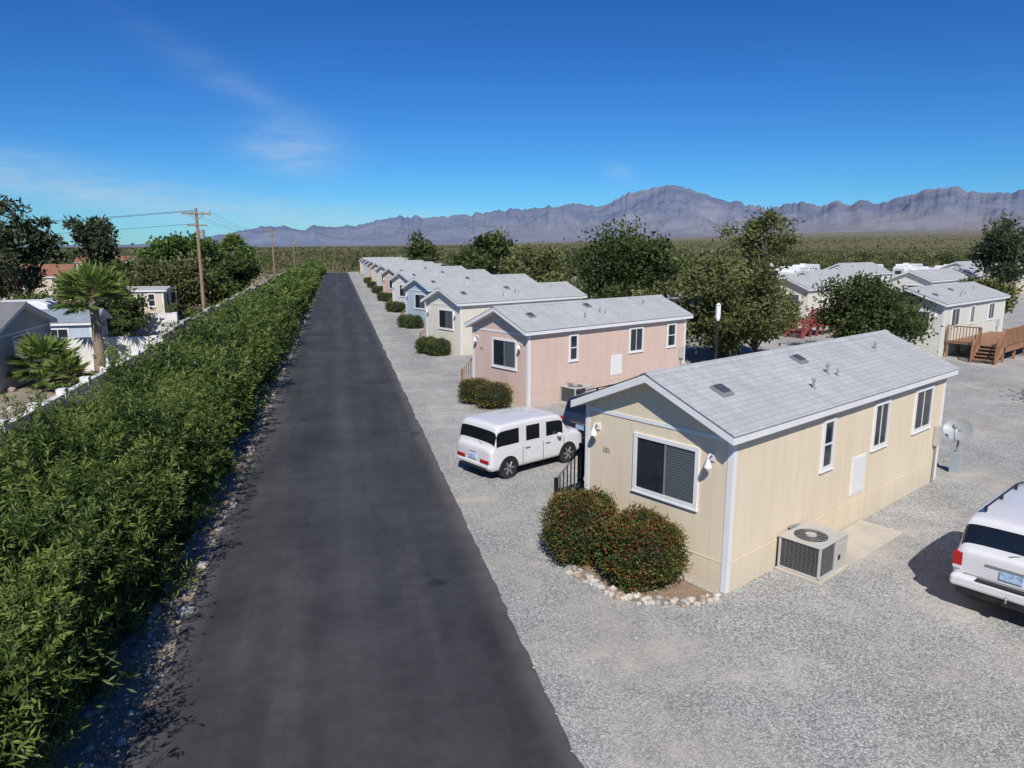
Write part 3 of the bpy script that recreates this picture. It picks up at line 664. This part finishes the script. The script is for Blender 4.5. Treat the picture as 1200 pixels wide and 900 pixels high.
O=[(6.9,11.2),(7.35,27.4),(7.1,42.3)]
for k in range(9): O.append((7.2,57.4+15.0*k))
cols=['cream','pink','pale','blue','white','pink','sage','cream','pink','blue','sand','pale']
def pedestal(x,y):
    E=empty('utility_pedestal',(x,y,0),ANG); g=MB(); g.box(-.1,.1,-.07,.07,0,1.15,M['bluegrey']); g.box(-.12,.12,-.10,-.07,.7,1.1,'grey'); g.prism([(-.09,1.15),(.09,1.15),(-.09,1.22)],'x',-.12,.12,M['bluegrey']); g.obj('cabinet',E)
def bin_(x,y,a):
    E=empty('trash_bin',(x,y,0),a); g=MB(); g.add([(-.24,-.24,.06),(.24,-.24,.06),(.24,.26,.06),(-.24,.26,.06),(-.3,-.32,.98),(.3,-.32,.98),(.3,.34,.98),(-.3,.34,.98)],[(0,3,2,1),(4,5,6,7),(0,1,5,4),(1,2,6,5),(2,3,7,6),(3,0,4,7)],'binmat')
    g.prism([(-.36,.985),(.38,.985),(.36,1.06),(-.3,1.08)],'x',-.32,.32,'binmat'); 
    for s in (-.26,.26): g.lathe((s-.03,.24,.1),'x',[(.1,0),(.1,.06)],12,'black')
    g.obj('body_lid_and_wheels',E)
for i,o in enumerate(O):
    if i==1: sw=((2.3,2.85),(6.2,7.2),(9.0,9.7))
    else: sw=((3.42,3.97),(5.95,6.81),(8.4,9.6))
    house('mobile_home',o,cols[i],num='101' if i==0 else ('102' if i==1 else None),sw=sw,detail=2 if i<6 else 0,
          L=10.5 if i!=3 else 11.5,access=i<4)
    acunit(o,1.75,-.95)
    porch(o,'black' if i==0 else 'deckwood')
    if i>0: 
        pedestal(*W2(o,8.2,-1.6))
        if i>2 and i%2: bin_(*W2(o,7.2,-.6),ANG+.2)
house('mobile_home',(8.3,-1.0),'sand')  # unseen home, added and shifted so its shadow reaches the near gravel
house('mobile_home',(35.0,35.0),'sage',L=11.4,W=4.3,slope=.36,sw=((1.2,2.6),(4.5,5.3),(8,9.2)),access=False)
for (x,y,c,L_) in [(73,90,'grey',11),(74,70.5,'peach',12),(37,50.5,'pale',10),(47,62,'sand',10),(60,108,'white',10.5),(95,84,'pale',11),(44,92,'peach',10.5),(62,76,'white',10.5),(58,60,'sage',11),(88,78,'sand',11),(70,120,'pale',11),(100,96,'white',11)]:
    house('mobile_home',(x,y),c,L=L_,W=4.2,detail=0)

def bigdeck(o,name,m,s0,s1,t0,t1,z=.75):
    E=empty(name,(o[0],o[1],0),ANG); g=MB(); n=int((s1-s0)/.15)
    for k in range(n): g.box(s0+k*.15,s0+k*.15+.135,t0,t1,z-.04,z,m)
    for a in np.linspace(s0+.1,s1-.1,5):
        for b in (t0+.06,t1-.2): g.box(a-.06,a+.06,b,b+.12,0,z-.041,m)
    g.box(s0,s1,t0-.02,t0+.01,z-.3,z-.042,m)
    for k in range(4): g.box(s0-.3*(k+1),s0-.3*k-.01,t0+.1,t0+1.3,z-.17*(k+1)-.04,z-.17*(k+1)+.0,m)
    for tt in (t0+.1,t0+1.3): g.prism([(s0,z),(s0-1.25,.0),(s0-1.0,0),(s0,z-.25)],'y',tt-.025,tt+.025,m)
    g.obj('deck_and_steps',E); g=MB()
    rail(g,(s0,t0+.05,z),(s1,t0+.05,z),1.0,m,int((s1-s0)/.16),.05,.02); rail(g,(s0+.03,t0+1.4,z),(s0+.03,t1-.1,z),1.0,m,10,.05,.02)
    for a in np.linspace(s0,s1,4)[1:-1]: g.box(a-.05,a+.05,t0,t0+.1,z,z+1.05,m)
    for tt in (t0+.1,t0+1.3): rail(g,(s0-1.2,tt,.02),(s0-.05,tt,z),.98,m,8,.05,.02)
    g.obj('railings',E)
bigdeck((35,35),'wooden_deck','deckwood',.4,9,-3.2,-.05,.9)
bigdeck((33.6,45.2),'wooden_deck','reddeck',0,4.2,0,2.4,1.0)

o=O[0]
p=[W2(o,a,b) for a,b in ((3.0,-1.0),(5.7,-1.0),(5.7,-.03),(3.0,-.03))]
g=MB(); g.prism(p,'z',-.02,.045,'concrete'); g.obj('concrete_pad',bevel=.01)
E=empty('slatted_screen',(7.6,22.9,0),ANG); g=MB()
for k in range(9): g.box(0,1.25,-.02,.02,.12+k*.115,.19+k*.115,'white')
g.box(-.04,.04,-.04,.04,0,1.2,'black'); g.box(1.21,1.29,-.04,.04,0,1.2,'black'); g.box(.0,1.25,.05,.07,.1,1.12,'black'); g.obj('slats_and_posts',E)
def dish(x,y):
    E=empty('satellite_dish',(x,y,0),math.radians(-60)); g=MB()
    g.lathe((0,0,0),'z',[(.03,0),(.03,1.15)],8,'grey'); g.box(-.13,.13,-.09,.09,0,.62,M['bluegrey']); g.obj('mast_and_box',E)
    g=MB(); vs=[];fs=[]; n=20; R_=[.02,.12,.22,.32,.38]
    for r in R_:
        for k in range(n): t=2*math.pi*k/n; vs.append((r*math.cos(t),-.62*r*r*1.2,r*math.sin(t)*.9))
    for i in range(4):
        for k in range(n): fs.append((i*n+k,i*n+(k+1)%n,(i+1)*n+(k+1)%n,(i+1)*n+k))
    fs.append(list(range(n))); g.add(vs,fs,M['dishm']); g.tube([(0,-.0,-.33),(0,-.25,-.32),(0,-.48,-.1)],[.015]*3,5,'grey'); g.box(-.05,.05,-.55,-.45,-.13,-.05,'grey')
    q=g.obj('dish',E,smooth=True); q.location=(0,-.08,1.28); q.rotation_euler=(math.radians(-35),0,0)
dish(17.35,16.35)

bed=[(6.78,11.12),(6.2,10.98),(5.5,11.12),(4.95,11.5),(4.6,12.05),(4.4,12.8),(4.35,13.5),(4.55,14.3),(5.05,14.75),(5.3,14.5)]
sheet('planting_bed',bed,.012,'dirt')
cs=[];sz=[]
for i in range(8):
    a,b=Vector(bed[i]),Vector(bed[i+1]); n=max(2,int((b-a).length/.125))
    for k in range(n):
        for rr in range(2):
            q=a.lerp(b,(k+rng.uniform(-.2,.2))/n); off=Vector((5.6,12.8))-q; off.normalize(); q=q+off*(rng.normal()*.06+rr*.13)
            cs.append((q.x,q.y)); sz.append(rng.uniform(.05,.10))
rocks('border_stones',cs,sz,['st1','st1','st2','st3'],.8)
x,y=W2(o,-.80,1.42); shrub('pyracantha_bush',x,y,.76,1.38,17000,.060,.13,1)
x,y=W2(o,-.92,2.88); shrub('pyracantha_bush',x,y,.76,1.45,15000,.060,.10,2)
for i,oo in enumerate(O[1:9]):
    ls=.07+.02*i; nn=[5000,3000,1600,1000,800,600,500,500][i]
    for t in (.9,2.1): 
        x,y=W2(oo,-.85,t+.3); shrub('clipped_bush',x,y,.72,1.0,nn,ls,.10 if i<1 else .01,10+i)

# ---------------------------------------------------------------- cars
def car(name,x,y,ang,st,side,top,pm,L,wb,wr,hw,extra=None,sc=1.0,gt=.10):
    E=empty(name,(x,y,0),ang); E.scale=(sc,sc,sc); vs=[];fs=[];ms=[]
    for (sx,zb,zl,zt,w,r) in st:
        p5=min(zl+.02,zt-.05); p6=max(zt-gt,p5+.01); p7=max(zt-.035,p6+.01)
        half=[(0,zb),(w-.10,zb),(w-.008,zb+.09),(w,(zb+zl)/2+.04),(w-.008,zl),(w-.02,p5),(r+.03,p6),(r-.01,p7),(r-.12,zt),(0,zt+.012)]
        ring=[(sx-L/2,-a,b) for a,b in half]+[(sx-L/2,a,b) for a,b in half[8:0:-1]]
        vs+=ring
    n=18
    g=MB()
    ip,ig,ib=g.mi(pm),g.mi('carglass'),g.mi('black')
    for i in range(len(st)-1):
        for k in range(n):
            seg=k if k<9 else 17-k
            m=ip
            if seg==0: m=ib
            if seg==5 and i in side: m=ig
            if seg in (7,8) and i in top: m=ig
            if seg==6 and i in top: m=ig
            fs.append((i*n+k,(i+1)*n+k,(i+1)*n+(k+1)%n,i*n+(k+1)%n)); ms.append(m)
    fs.append(list(range(n))); ms.append(ip); fs.append([(len(st)-1)*n+k for k in range(n)][::-1]); ms.append(ip)
    g.v=vs; g.f=[list(f) for f in fs]; g.m=ms
    g.obj('body',E,smooth=True,subsurf=2)
    g=MB(); ga=MB()
    for wx in wb:
        for sgn in (-1,1):
            cx=wx-L/2; oy=sgn*(hw-.20); 
            pr=[(wr*.62,0),(wr*.94,0),(wr,.03),(wr,.17),(wr*.94,.2),(wr*.62,.2)]
            g.lathe((cx,oy,wr),'y',[(a,sgn*b) for a,b in pr],24,'rubber')
            g.lathe((cx,oy,wr),'y',[(wr*.64,sgn*.05),(wr*.64,sgn*.185),(wr*.56,sgn*.19)],20,'black')
            g.lathe((cx,oy,wr),'y',[(wr*.18,sgn*.17),(wr*.18,sgn*.2)],12,'alloy')
            for q in range(6):
                a=q*math.pi/3; c,s_=math.cos(a),math.sin(a); yy=oy+sgn*.196
                pa=Vector((cx+c*wr*.12,yy,wr+s_*wr*.12)); pb=Vector((cx+c*wr*.62,yy-.004*sgn,wr+s_*wr*.62)); g.tube([pa,pb],[wr*.11,wr*.09],5,'alloy')
            pts=[(cx+wr*1.12*math.cos(a),wr+wr*1.12*math.sin(a)) for a in np.linspace(-.1,math.pi+.1,16)]
            y0,y1=sorted((sgn*(hw-.15),sgn*(hw+.003))); ga.prism(pts,'y',y0,y1,'black')
    g.obj('wheels',E,smooth=False); ga.obj('wheel_arches',E)
    if extra: extra(E,L)
    return E
# x, zbottom, zbelt, ztop, halfwidth, half roof width
cubest=[(0.0,.38,.78,.86,.74,.66),(.03,.31,.84,.93,.80,.73),(.09,.26,.87,.98,.835,.77),(.13,.25,.87,1.02,.842,.78),(.22,.25,.88,1.49,.845,.785),(.27,.25,.88,1.56,.85,.79),(.36,.24,.88,1.60,.85,.79),(.44,.24,.88,1.61,.85,.79),
 (1.15,.23,.88,1.63,.85,.79),(1.20,.23,.88,1.63,.85,.79),(1.96,.23,.88,1.63,.85,.79),(2.01,.23,.88,1.62,.85,.79),(2.66,.23,.88,1.59,.85,.78),(2.76,.23,.88,1.55,.85,.775),
 (3.08,.24,.90,1.10,.85,.77),(3.16,.24,.91,1.06,.845,.765),(3.46,.25,.88,1.01,.835,.74),(3.60,.27,.84,.96,.815,.71),(3.70,.30,.76,.88,.78,.66),(3.75,.38,.66,.77,.70,.58)]
def cube_extra(E,L):
    g=MB(); h=-L/2
    g.box(h-.022,h+.06,-.72,-.36,.52,.61,'redlamp'); g.box(h-.022,h+.06,.36,.72,.52,.61,'redlamp')
    g.box(h-.024,h+.04,-.17,.17,.56,.69,'plate'); g.box(h-.020,h+.04,-.50,.50,.30,.35,'black')
    g.obj('lights_and_plate',E)
    g=MB(); g.box(h-.018,h+.14,-.77,.77,.36,.50,M['pwhite']); 
    for s in (-1,1):
        a,b=sorted((s*.86,s*1.0)); g.box(.62,.76,a,b,.92,1.06,M['pwhite'])
    g.obj('bumper_and_mirrors',E,bevel=.05)
    g=MB()
    for s in (-1,1):
        for dx in (-.60,.20): g.box(dx,dx+.18,s*.853-.012,s*.853+.012,.79,.82,'alloy')
        for dx in (-.70,.10,.95): g.box(dx,dx+.010,s*.851-.004,s*.851+.004,.36,.87,'black')
    g.tube([(h+.11,-.3,1.02),(h+.17,.1,1.14)],[.010,.007],4,'black'); g.box(h-.006,h+.05,-.14,.14,.75,.77,'alloy')
    g.obj('handles_and_seams',E)
car('parked_hatchback_car',5.22,20.2,ANG,cubest,{4,5,6,7,9,11,12},{3,13},M['pwhite'],3.76,(.66,3.02),.32,.845,cube_extra,1.0,.085)
suvst=[(0.0,.46,1.0,1.10,.84,.74),(.03,.40,1.04,1.14,.89,.79),(.07,.38,1.05,1.17,.915,.81),(.10,.37,1.05,1.20,.92,.815),(.25,.36,1.06,1.67,.925,.82),(.34,.36,1.06,1.73,.93,.82),(1.15,.34,1.06,1.78,.93,.83),(1.22,.34,1.06,1.78,.93,.83),
 (2.05,.34,1.06,1.78,.93,.83),(2.12,.34,1.06,1.78,.93,.83),(2.9,.34,1.05,1.75,.93,.82),(3.0,.34,1.04,1.70,.93,.81),(3.42,.35,1.00,1.20,.925,.81),(3.52,.36,1.0,1.15,.92,.80),(4.2,.38,.96,1.09,.91,.79),(4.48,.40,.90,1.03,.88,.76),(4.56,.42,.82,.95,.84,.72),(4.6,.48,.74,.86,.78,.66)]
def suv_extra(pm):
    def f(E,L):
        h=-L/2; g=MB()
        for s in (-1,1):
            a,b=sorted((s*.77,s*.918)); g.box(h-.006,h+.16,a,b,.84,1.08,'redlamp'); g.box(h-.008,h+.15,a+.01,b-.01,.78,.84,'lens')
        g.box(h-.022,h+.05,-.17,.17,.80,.94,'plate'); g.box(h-.018,h+.05,-.40,.40,.97,1.0,'alloy')
        g.obj('lights_and_plate',E)
        g=MB(); g.box(h-.12,h+.25,-.91,.91,.48,.68,pm); g.box(L/2-.2,L/2+.06,-.84,.84,.48,.68,pm)
        for s in (-1,1): a,b=sorted((s*.94,s*1.12)); g.box(.78,.98,a,b,1.08,1.24,pm)
        g.obj('bumpers_and_mirrors',E,bevel=.05)
        g=MB(); g.box(h-.08,h+.1,-.80,.80,.36,.475,'black'); g.box(h-.20,h-.05,-.05,.05,.40,.47,'black'); g.lathe((h-.18,0,.47),'z',[(.02,0),(.02,.05),(.035,.07),(.02,.1)],8,'alloy')
        g.box(h-.124,h+.0,-.5,.5,.682,.70,'black')
        for s in (-1,1):
            g.tube([(-1.8,s*.66,1.84),(.1,s*.66,1.87),(.55,s*.66,1.81)],[.018]*3,6,'black')
            for q in (-1.7,-.8,.1): g.box(q-.03,q+.03,s*.66-.02,s*.66+.02,1.76,1.86,'black')
            for dx in (-.95,.1): g.box(dx,dx+.2,s*.935-.015,s*.935+.015,.92,.96,'alloy')
            for dx in (-1.1,-.2,.78): g.box(dx,dx+.008,s*.931-.005,s*.931+.005,.45,1.03,'black')
        g.tube([(h+.09,.1,1.20),(h+.17,-.35,1.36)],[.012,.008],4,'black'); g.box(h-.01,h+.03,-.62,-.4,1.03,1.055,'black')
        g.box(h+.0,h+.02,-.72,.72,.715,.722,'black')
        g.obj('roof_rack_and_trim',E)
    return f
def suv(x,y,pm,sc=1.0): return car('parked_suv',x,y,ANG,suvst,{4,5,7,9,10},{3,11},M[pm],4.6,(.95,3.65),.37,.925,suv_extra(M[pm]),sc,.09)
suv(13.15,10.1,'pwhite')
x,y=W2(O[0],7.0,8.4); suv(x,y,'pdark')
for oi,pm in ((3,'pdark'),(4,'pblack')):
    x,y=W2(O[oi],1.0,-2.6); suv(x,y,pm,.9)

def rv(x,y,ang,L=8,stripe='blue'):
    E=empty('travel_trailer',(x,y,0),ang); g=MB()
    g.prism([(0,.6),(L-.5,.6),(L,1.2),(L-.25,2.9),(L-.7,3.1),(.3,3.1),(0,2.8)],'y',-1.2,1.2,'white'); g.obj('body',E,bevel=.08)
    g=MB()
    for a in (1,3.2,6): g.box(a,a+.9,-1.22,-1.19,1.7,2.4,'glass'); g.box(a,a+.9,1.19,1.22,1.7,2.4,'glass')
    g.box(-.02,.01,-.6,.6,1.8,2.4,'glass'); g.box(.1,L-.4,-1.215,-1.19,1.2,1.4,stripe); g.box(4.5,5.2,-1.225,-1.19,.75,2.6,'grey')
    g.box(2,2.8,-.4,.4,3.1,3.35,'white'); g.box(5.4,5.9,-.3,.3,3.1,3.25,'grey'); g.obj('windows_and_trim',E)
    g=MB()
    for wx in (3.0,3.9):
        for s in (-1,1): g.lathe((wx,s*1.0,.35),'y',[(.35,-.1),(.35,.1)],14,'rubber')
    g.tube([(L-.4,0,.6),(L+.9,0,.55)],[.06,.05],6,'black'); g.obj('wheels_and_hitch',E)
for k,(x,y,a,L) in enumerate([(84,104,.3,8),(90,112,.5,9),(97,108,.2,7),(80,112,2.4,9),(100,122,.5,10),(110,112,.4,8),(88,124,.6,9),(112,124,.5,9),(76,128,.4,8),(108,92,.4,8),(116,102,.5,9),(122,108,.3,9),(64,134,.4,8),(54,150,.5,9),(124,118,.4,9),(70,148,.5,9),(88,140,.4,9),(48,126,.5,8),(92,98,.5,8),(66,96,.5,8),(82,88,.5,7),(104,84,.5,8),(112,78,.5,9),(86,70,.5,8)]):
    rv(x,y,a,L,'blue' if k%2 else 'roofd')

def lamp(x,y):
    E=empty('lamp_post',(x,y,0)); g=MB(); g.lathe((0,0,0),'z',[(.09,0),(.06,.1),(.05,3.0)],10,'black'); g.obj('post',E)
    g=MB(); g.box(-.06,.06,-.06,.06,3.0,3.1,'white'); g.box(-.10,.10,-.06,.06,3.1,3.75,'white'); g.lathe((0,0,3.75),'z',[(.12,0),(.03,.1)],8,'white'); g.obj('lantern',E)
lamp(17.9,31.2)
def upole(x,y,h,a):
    E=empty('utility_pole',(x,y,0),a); g=MB(); g.tube([(0,0,0),(0,0,h)],[.17,.11],10,'wood')
    g.box(-1.15,1.15,-.16,-.05,h-.55,h-.42,'wood'); g.box(-.8,.8,-.16,-.05,h-1.5,h-1.39,'wood')
    g.tube([(-.6,-.1,h-.5),(0,-.1,h-1.1)],[.025]*2,4,'grey'); g.tube([(.6,-.1,h-.5),(0,-.1,h-1.1)],[.025]*2,4,'grey'); g.obj('pole_and_crossarms',E)
    g=MB()
    for q in (-1.05,-.45,.45,1.05): g.lathe((q,-.1,h-.42),'z',[(.03,0),(.05,.05),(.03,.1),(.05,.14),(.02,.2)],8,'grey')
    g.lathe((.33,-.05,h-2.6),'z',[(.2,0),(.22,.05),(.22,.75),(.1,.85)],12,'grey'); g.obj('insulators_and_transformer',E)
PL=[(-11.5,67,9.8),(-11.5,142,9.9),(-11.8,215,9.9),(-85,100,9.6),(-150,128,9.6)]
for p in PL[:3]: upole(p[0],p[1],p[2],0.25)
for p in PL[3:]: upole(p[0],p[1],p[2],1.2)
g=MB()
def wire(a,b,sag,r=.016):
    a=Vector(a);b=Vector(b); g.tube([a.lerp(b,t)-Vector((0,0,4*sag*t*(1-t))) for t in np.linspace(0,1,13)],[r]*13,3,'black',False)
for q in (-1.05,-.45,.45,1.05):
    for i,j in ((0,1),(1,2)): wire((PL[i][0]+q,PL[i][1]-.1,PL[i][2]-.22),(PL[j][0]+q,PL[j][1]-.1,PL[j][2]-.22),1.0,.011)
for q,dz in ((-.6,-.22),(.6,-.22),(0,-1.3)):
    wire((PL[0][0],PL[0][1]+q,PL[0][2]+dz),(PL[3][0],PL[3][1]+q,PL[3][2]+dz),1.3); wire((PL[3][0],PL[3][1]+q,PL[3][2]+dz),(PL[4][0],PL[4][1]+q,PL[4][2]+dz),1.2)
g.obj('power_lines')

# ---------------------------------------------------------------- left side walls and buildings
def blockwall(name,x0,y0,x1,y1,h,m,n,step=.0,post=.1):
    E=empty(name,(x0,y0,0),math.atan2(y1-y0,x1-x0)); Lw=math.hypot(x1-x0,y1-y0); g=MB(); seg=Lw/n
    for k in range(n):
        hh=h+(step*(k%3)); g.box(k*seg+.15,(k+1)*seg-.15,-.09,.09,0,hh,m); g.box(k*seg+.15,(k+1)*seg-.15,-.11,.11,hh,hh+.05,m)
        g.box(k*seg-.15,k*seg+.15,-.15,.15,0,h+post,m)
    g.box(Lw-.15,Lw+.15,-.15,.15,0,h+post,m); g.obj('wall_panels_and_posts',E)
blockwall('white_block_wall',-9.4,8,-9.4,41.2,1.5,'whitewall',14,.0,.22)
blockwall('white_block_wall',-15.2,42,-9.7,41.4,1.75,'whitewall',2,.0)
blockwall('grey_block_wall',-9.6,42,-9.9,90,1.7,'greywall',16,.1)
blockwall('white_block_wall',-30,60,-12,58,1.6,'whitewall',6,.0)
blockwall('grey_block_wall',-9.9,91,-10.2,150,1.6,'greywall',14,.1)
def bighouse(x,y,ang,L,W,h,sid,roof,slope=.32):
    return house('ranch_house',(x,y),sid,L=L,W=W,ang=ang,roof=roof,hw=h,detail=0,slope=slope,fw=(W*.25,W*.7),sw=((L*.15,L*.3),(L*.6,L*.8)),access=False)
bighouse(-27,35.5,0,12,7,2.7,'grey','roofd')
bighouse(-20.5,47,.05,6,3.6,2.1,'blue','roofb')
bighouse(-18,67.5,0,3.2,3,2.9,'sand','roofg',.1)
bighouse(-48,96,.2,16,8,3,'sand','roofr'); bighouse(-70,130,.3,18,9,3,'peach','roofr'); bighouse(-36,140,.1,14,8,3,'sand','roofg'); bighouse(-95,170,.2,16,8,3,'white','roofg'); bighouse(-60,190,.2,14,8,3,'peach','roofr'); bighouse(-45,70,.1,12,7,3,'peach','roofr')
rv(-24,52,.1,6,'roofd'); bin_(-10.6,44,0); bin_(-10.8,38.5,.3)
rocks('yard_boulders',[(rng.uniform(-15,-10),rng.uniform(24,40)) for _ in range(60)],rng.uniform(.08,.3,60),['st1','st2'])
def tank(x,y):
    E=empty('water_tank',(x,y,0)); g=MB()
    for a in np.linspace(0,2*math.pi,7)[:-1]: g.tube([(2.6*math.cos(a),2.6*math.sin(a),0),(2.1*math.cos(a),2.1*math.sin(a),8)],[.15,.15],6,'grey')
    g.obj('legs',E); g=MB(); g.lathe((0,0,8),'z',[(2.4,0),(2.5,.2),(2.5,2.4),(1.6,3.0),(.2,3.3)],24,'white'); g.obj('tank',E,smooth=False)
tank(122.5,194.7)

# ---------------------------------------------------------------- light, sky, camera
el=math.radians(45); sh=Vector((.20,.98)).normalized()
d=Vector((sh.x*math.cos(el),sh.y*math.cos(el),-math.sin(el)))
L=bpy.data.lights.new('sun','SUN'); L.energy=5.0; L.angle=math.radians(.5); L.color=(1,.955,.89)
so=bpy.data.objects.new('sun',L); COL.objects.link(so); so.rotation_euler=d.to_track_quat('-Z','Y').to_euler(); so.location=(0,-20,40)
w=bpy.data.worlds.new('World'); SC.world=w; w.use_nodes=True; nt=w.node_tree; nt.nodes.clear()
sky=N(nt,'ShaderNodeTexSky'); sky.sky_type='NISHITA'; sky.sun_disc=False; sky.sun_elevation=el; sky.sun_rotation=math.atan2(-sh.x,-sh.y)%(2*math.pi)
sky.altitude=800; sky.air_density=1.0; sky.dust_density=.3; sky.ozone_density=3.0
sc_=N(nt,'ShaderNodeSeparateColor'); nt.links.new(sky.outputs[0],sc_.inputs[0])
cb=N(nt,'ShaderNodeCombineColor')
for i,(e,k) in enumerate(((1.5,.48),(1.36,.93),(1.20,1.32))):
    q=math_(nt,'MULTIPLY',sc_.outputs[i],.085); q=math_(nt,'POWER',q,e); q=math_(nt,'MULTIPLY',q,k*10); nt.links.new(q,cb.inputs[i])
tc=N(nt,'ShaderNodeTexCoord'); sp=N(nt,'ShaderNodeSeparateXYZ'); nt.links.new(tc.outputs['Generated'],sp.inputs[0])
az=math_(nt,'ARCTAN2',sp.outputs[0],sp.outputs[1]); ez=sp.outputs[2]
def gauss(a0,e0,sa,se,tilt):
    da=math_(nt,'SUBTRACT',az,a0); de=math_(nt,'SUBTRACT',ez,e0); de=math_(nt,'SUBTRACT',de,math_(nt,'MULTIPLY',da,tilt))
    q=math_(nt,'ADD',math_(nt,'POWER',math_(nt,'ABSOLUTE',math_(nt,'DIVIDE',da,sa)),2),math_(nt,'POWER',math_(nt,'ABSOLUTE',math_(nt,'DIVIDE',de,se)),2))
    return math_(nt,'EXPONENT',math_(nt,'MULTIPLY',q,-1))
cv=N(nt,'ShaderNodeCombineXYZ'); nt.links.new(math_(nt,'ADD',math_(nt,'MULTIPLY',az,9),math_(nt,'MULTIPLY',ez,16)),cv.inputs[0]); nt.links.new(math_(nt,'SUBTRACT',math_(nt,'MULTIPLY',ez,42),math_(nt,'MULTIPLY',az,4)),cv.inputs[1])
cn=noi(nt,cv.outputs[0],1.0,9,.66)
ms=None
for (a0,e0,sa,se,ti,k) in ((-3.0,.122,.055,.028,-.10,1.0),(-15,.062,.28,.022,-.12,.95),(3,.040,.16,.014,-.05,.6),(-6,.19,.10,.02,-.45,.3),(-24,.10,.14,.02,-.1,.5),(22,.10,.02,.012,-.2,.4)):
    q=math_(nt,'MULTIPLY',gauss(math.radians(a0),e0,sa,se,ti),k); ms=q if ms is None else math_(nt,'ADD',ms,q,clamp=True)
mr=N(nt,'ShaderNodeMapRange'); mr.inputs[1].default_value=.32; mr.inputs[2].default_value=.66; nt.links.new(cn,mr.inputs[0])
soft=math_(nt,'ADD',math_(nt,'MULTIPLY',mr.outputs[0],.85),.15)
cf=math_(nt,'MULTIPLY',math_(nt,'MULTIPLY',ms,soft),.62)
cc=mixc(nt,cf,cb.outputs[0],(4.8,6.2,7.4))
bg=N(nt,'ShaderNodeBackground'); bg.inputs['Strength'].default_value=.1; nt.links.new(cc,bg.inputs['Color'])
out=N(nt,'ShaderNodeOutputWorld'); nt.links.new(bg.outputs[0],out.inputs[0])
cam=bpy.data.cameras.new('camera'); cam.sensor_width=36; cam.lens=24.96; cam.clip_end=40000; cam.clip_start=.1
co=bpy.data.objects.new('camera',cam); COL.objects.link(co); co.location=(0,0,6.5); co.rotation_euler=(math.radians(90-10.9),0,math.radians(-13.67)); SC.camera=co
SC.view_settings.view_transform='Standard'; SC.view_settings.look='None'; SC.view_settings.exposure=0
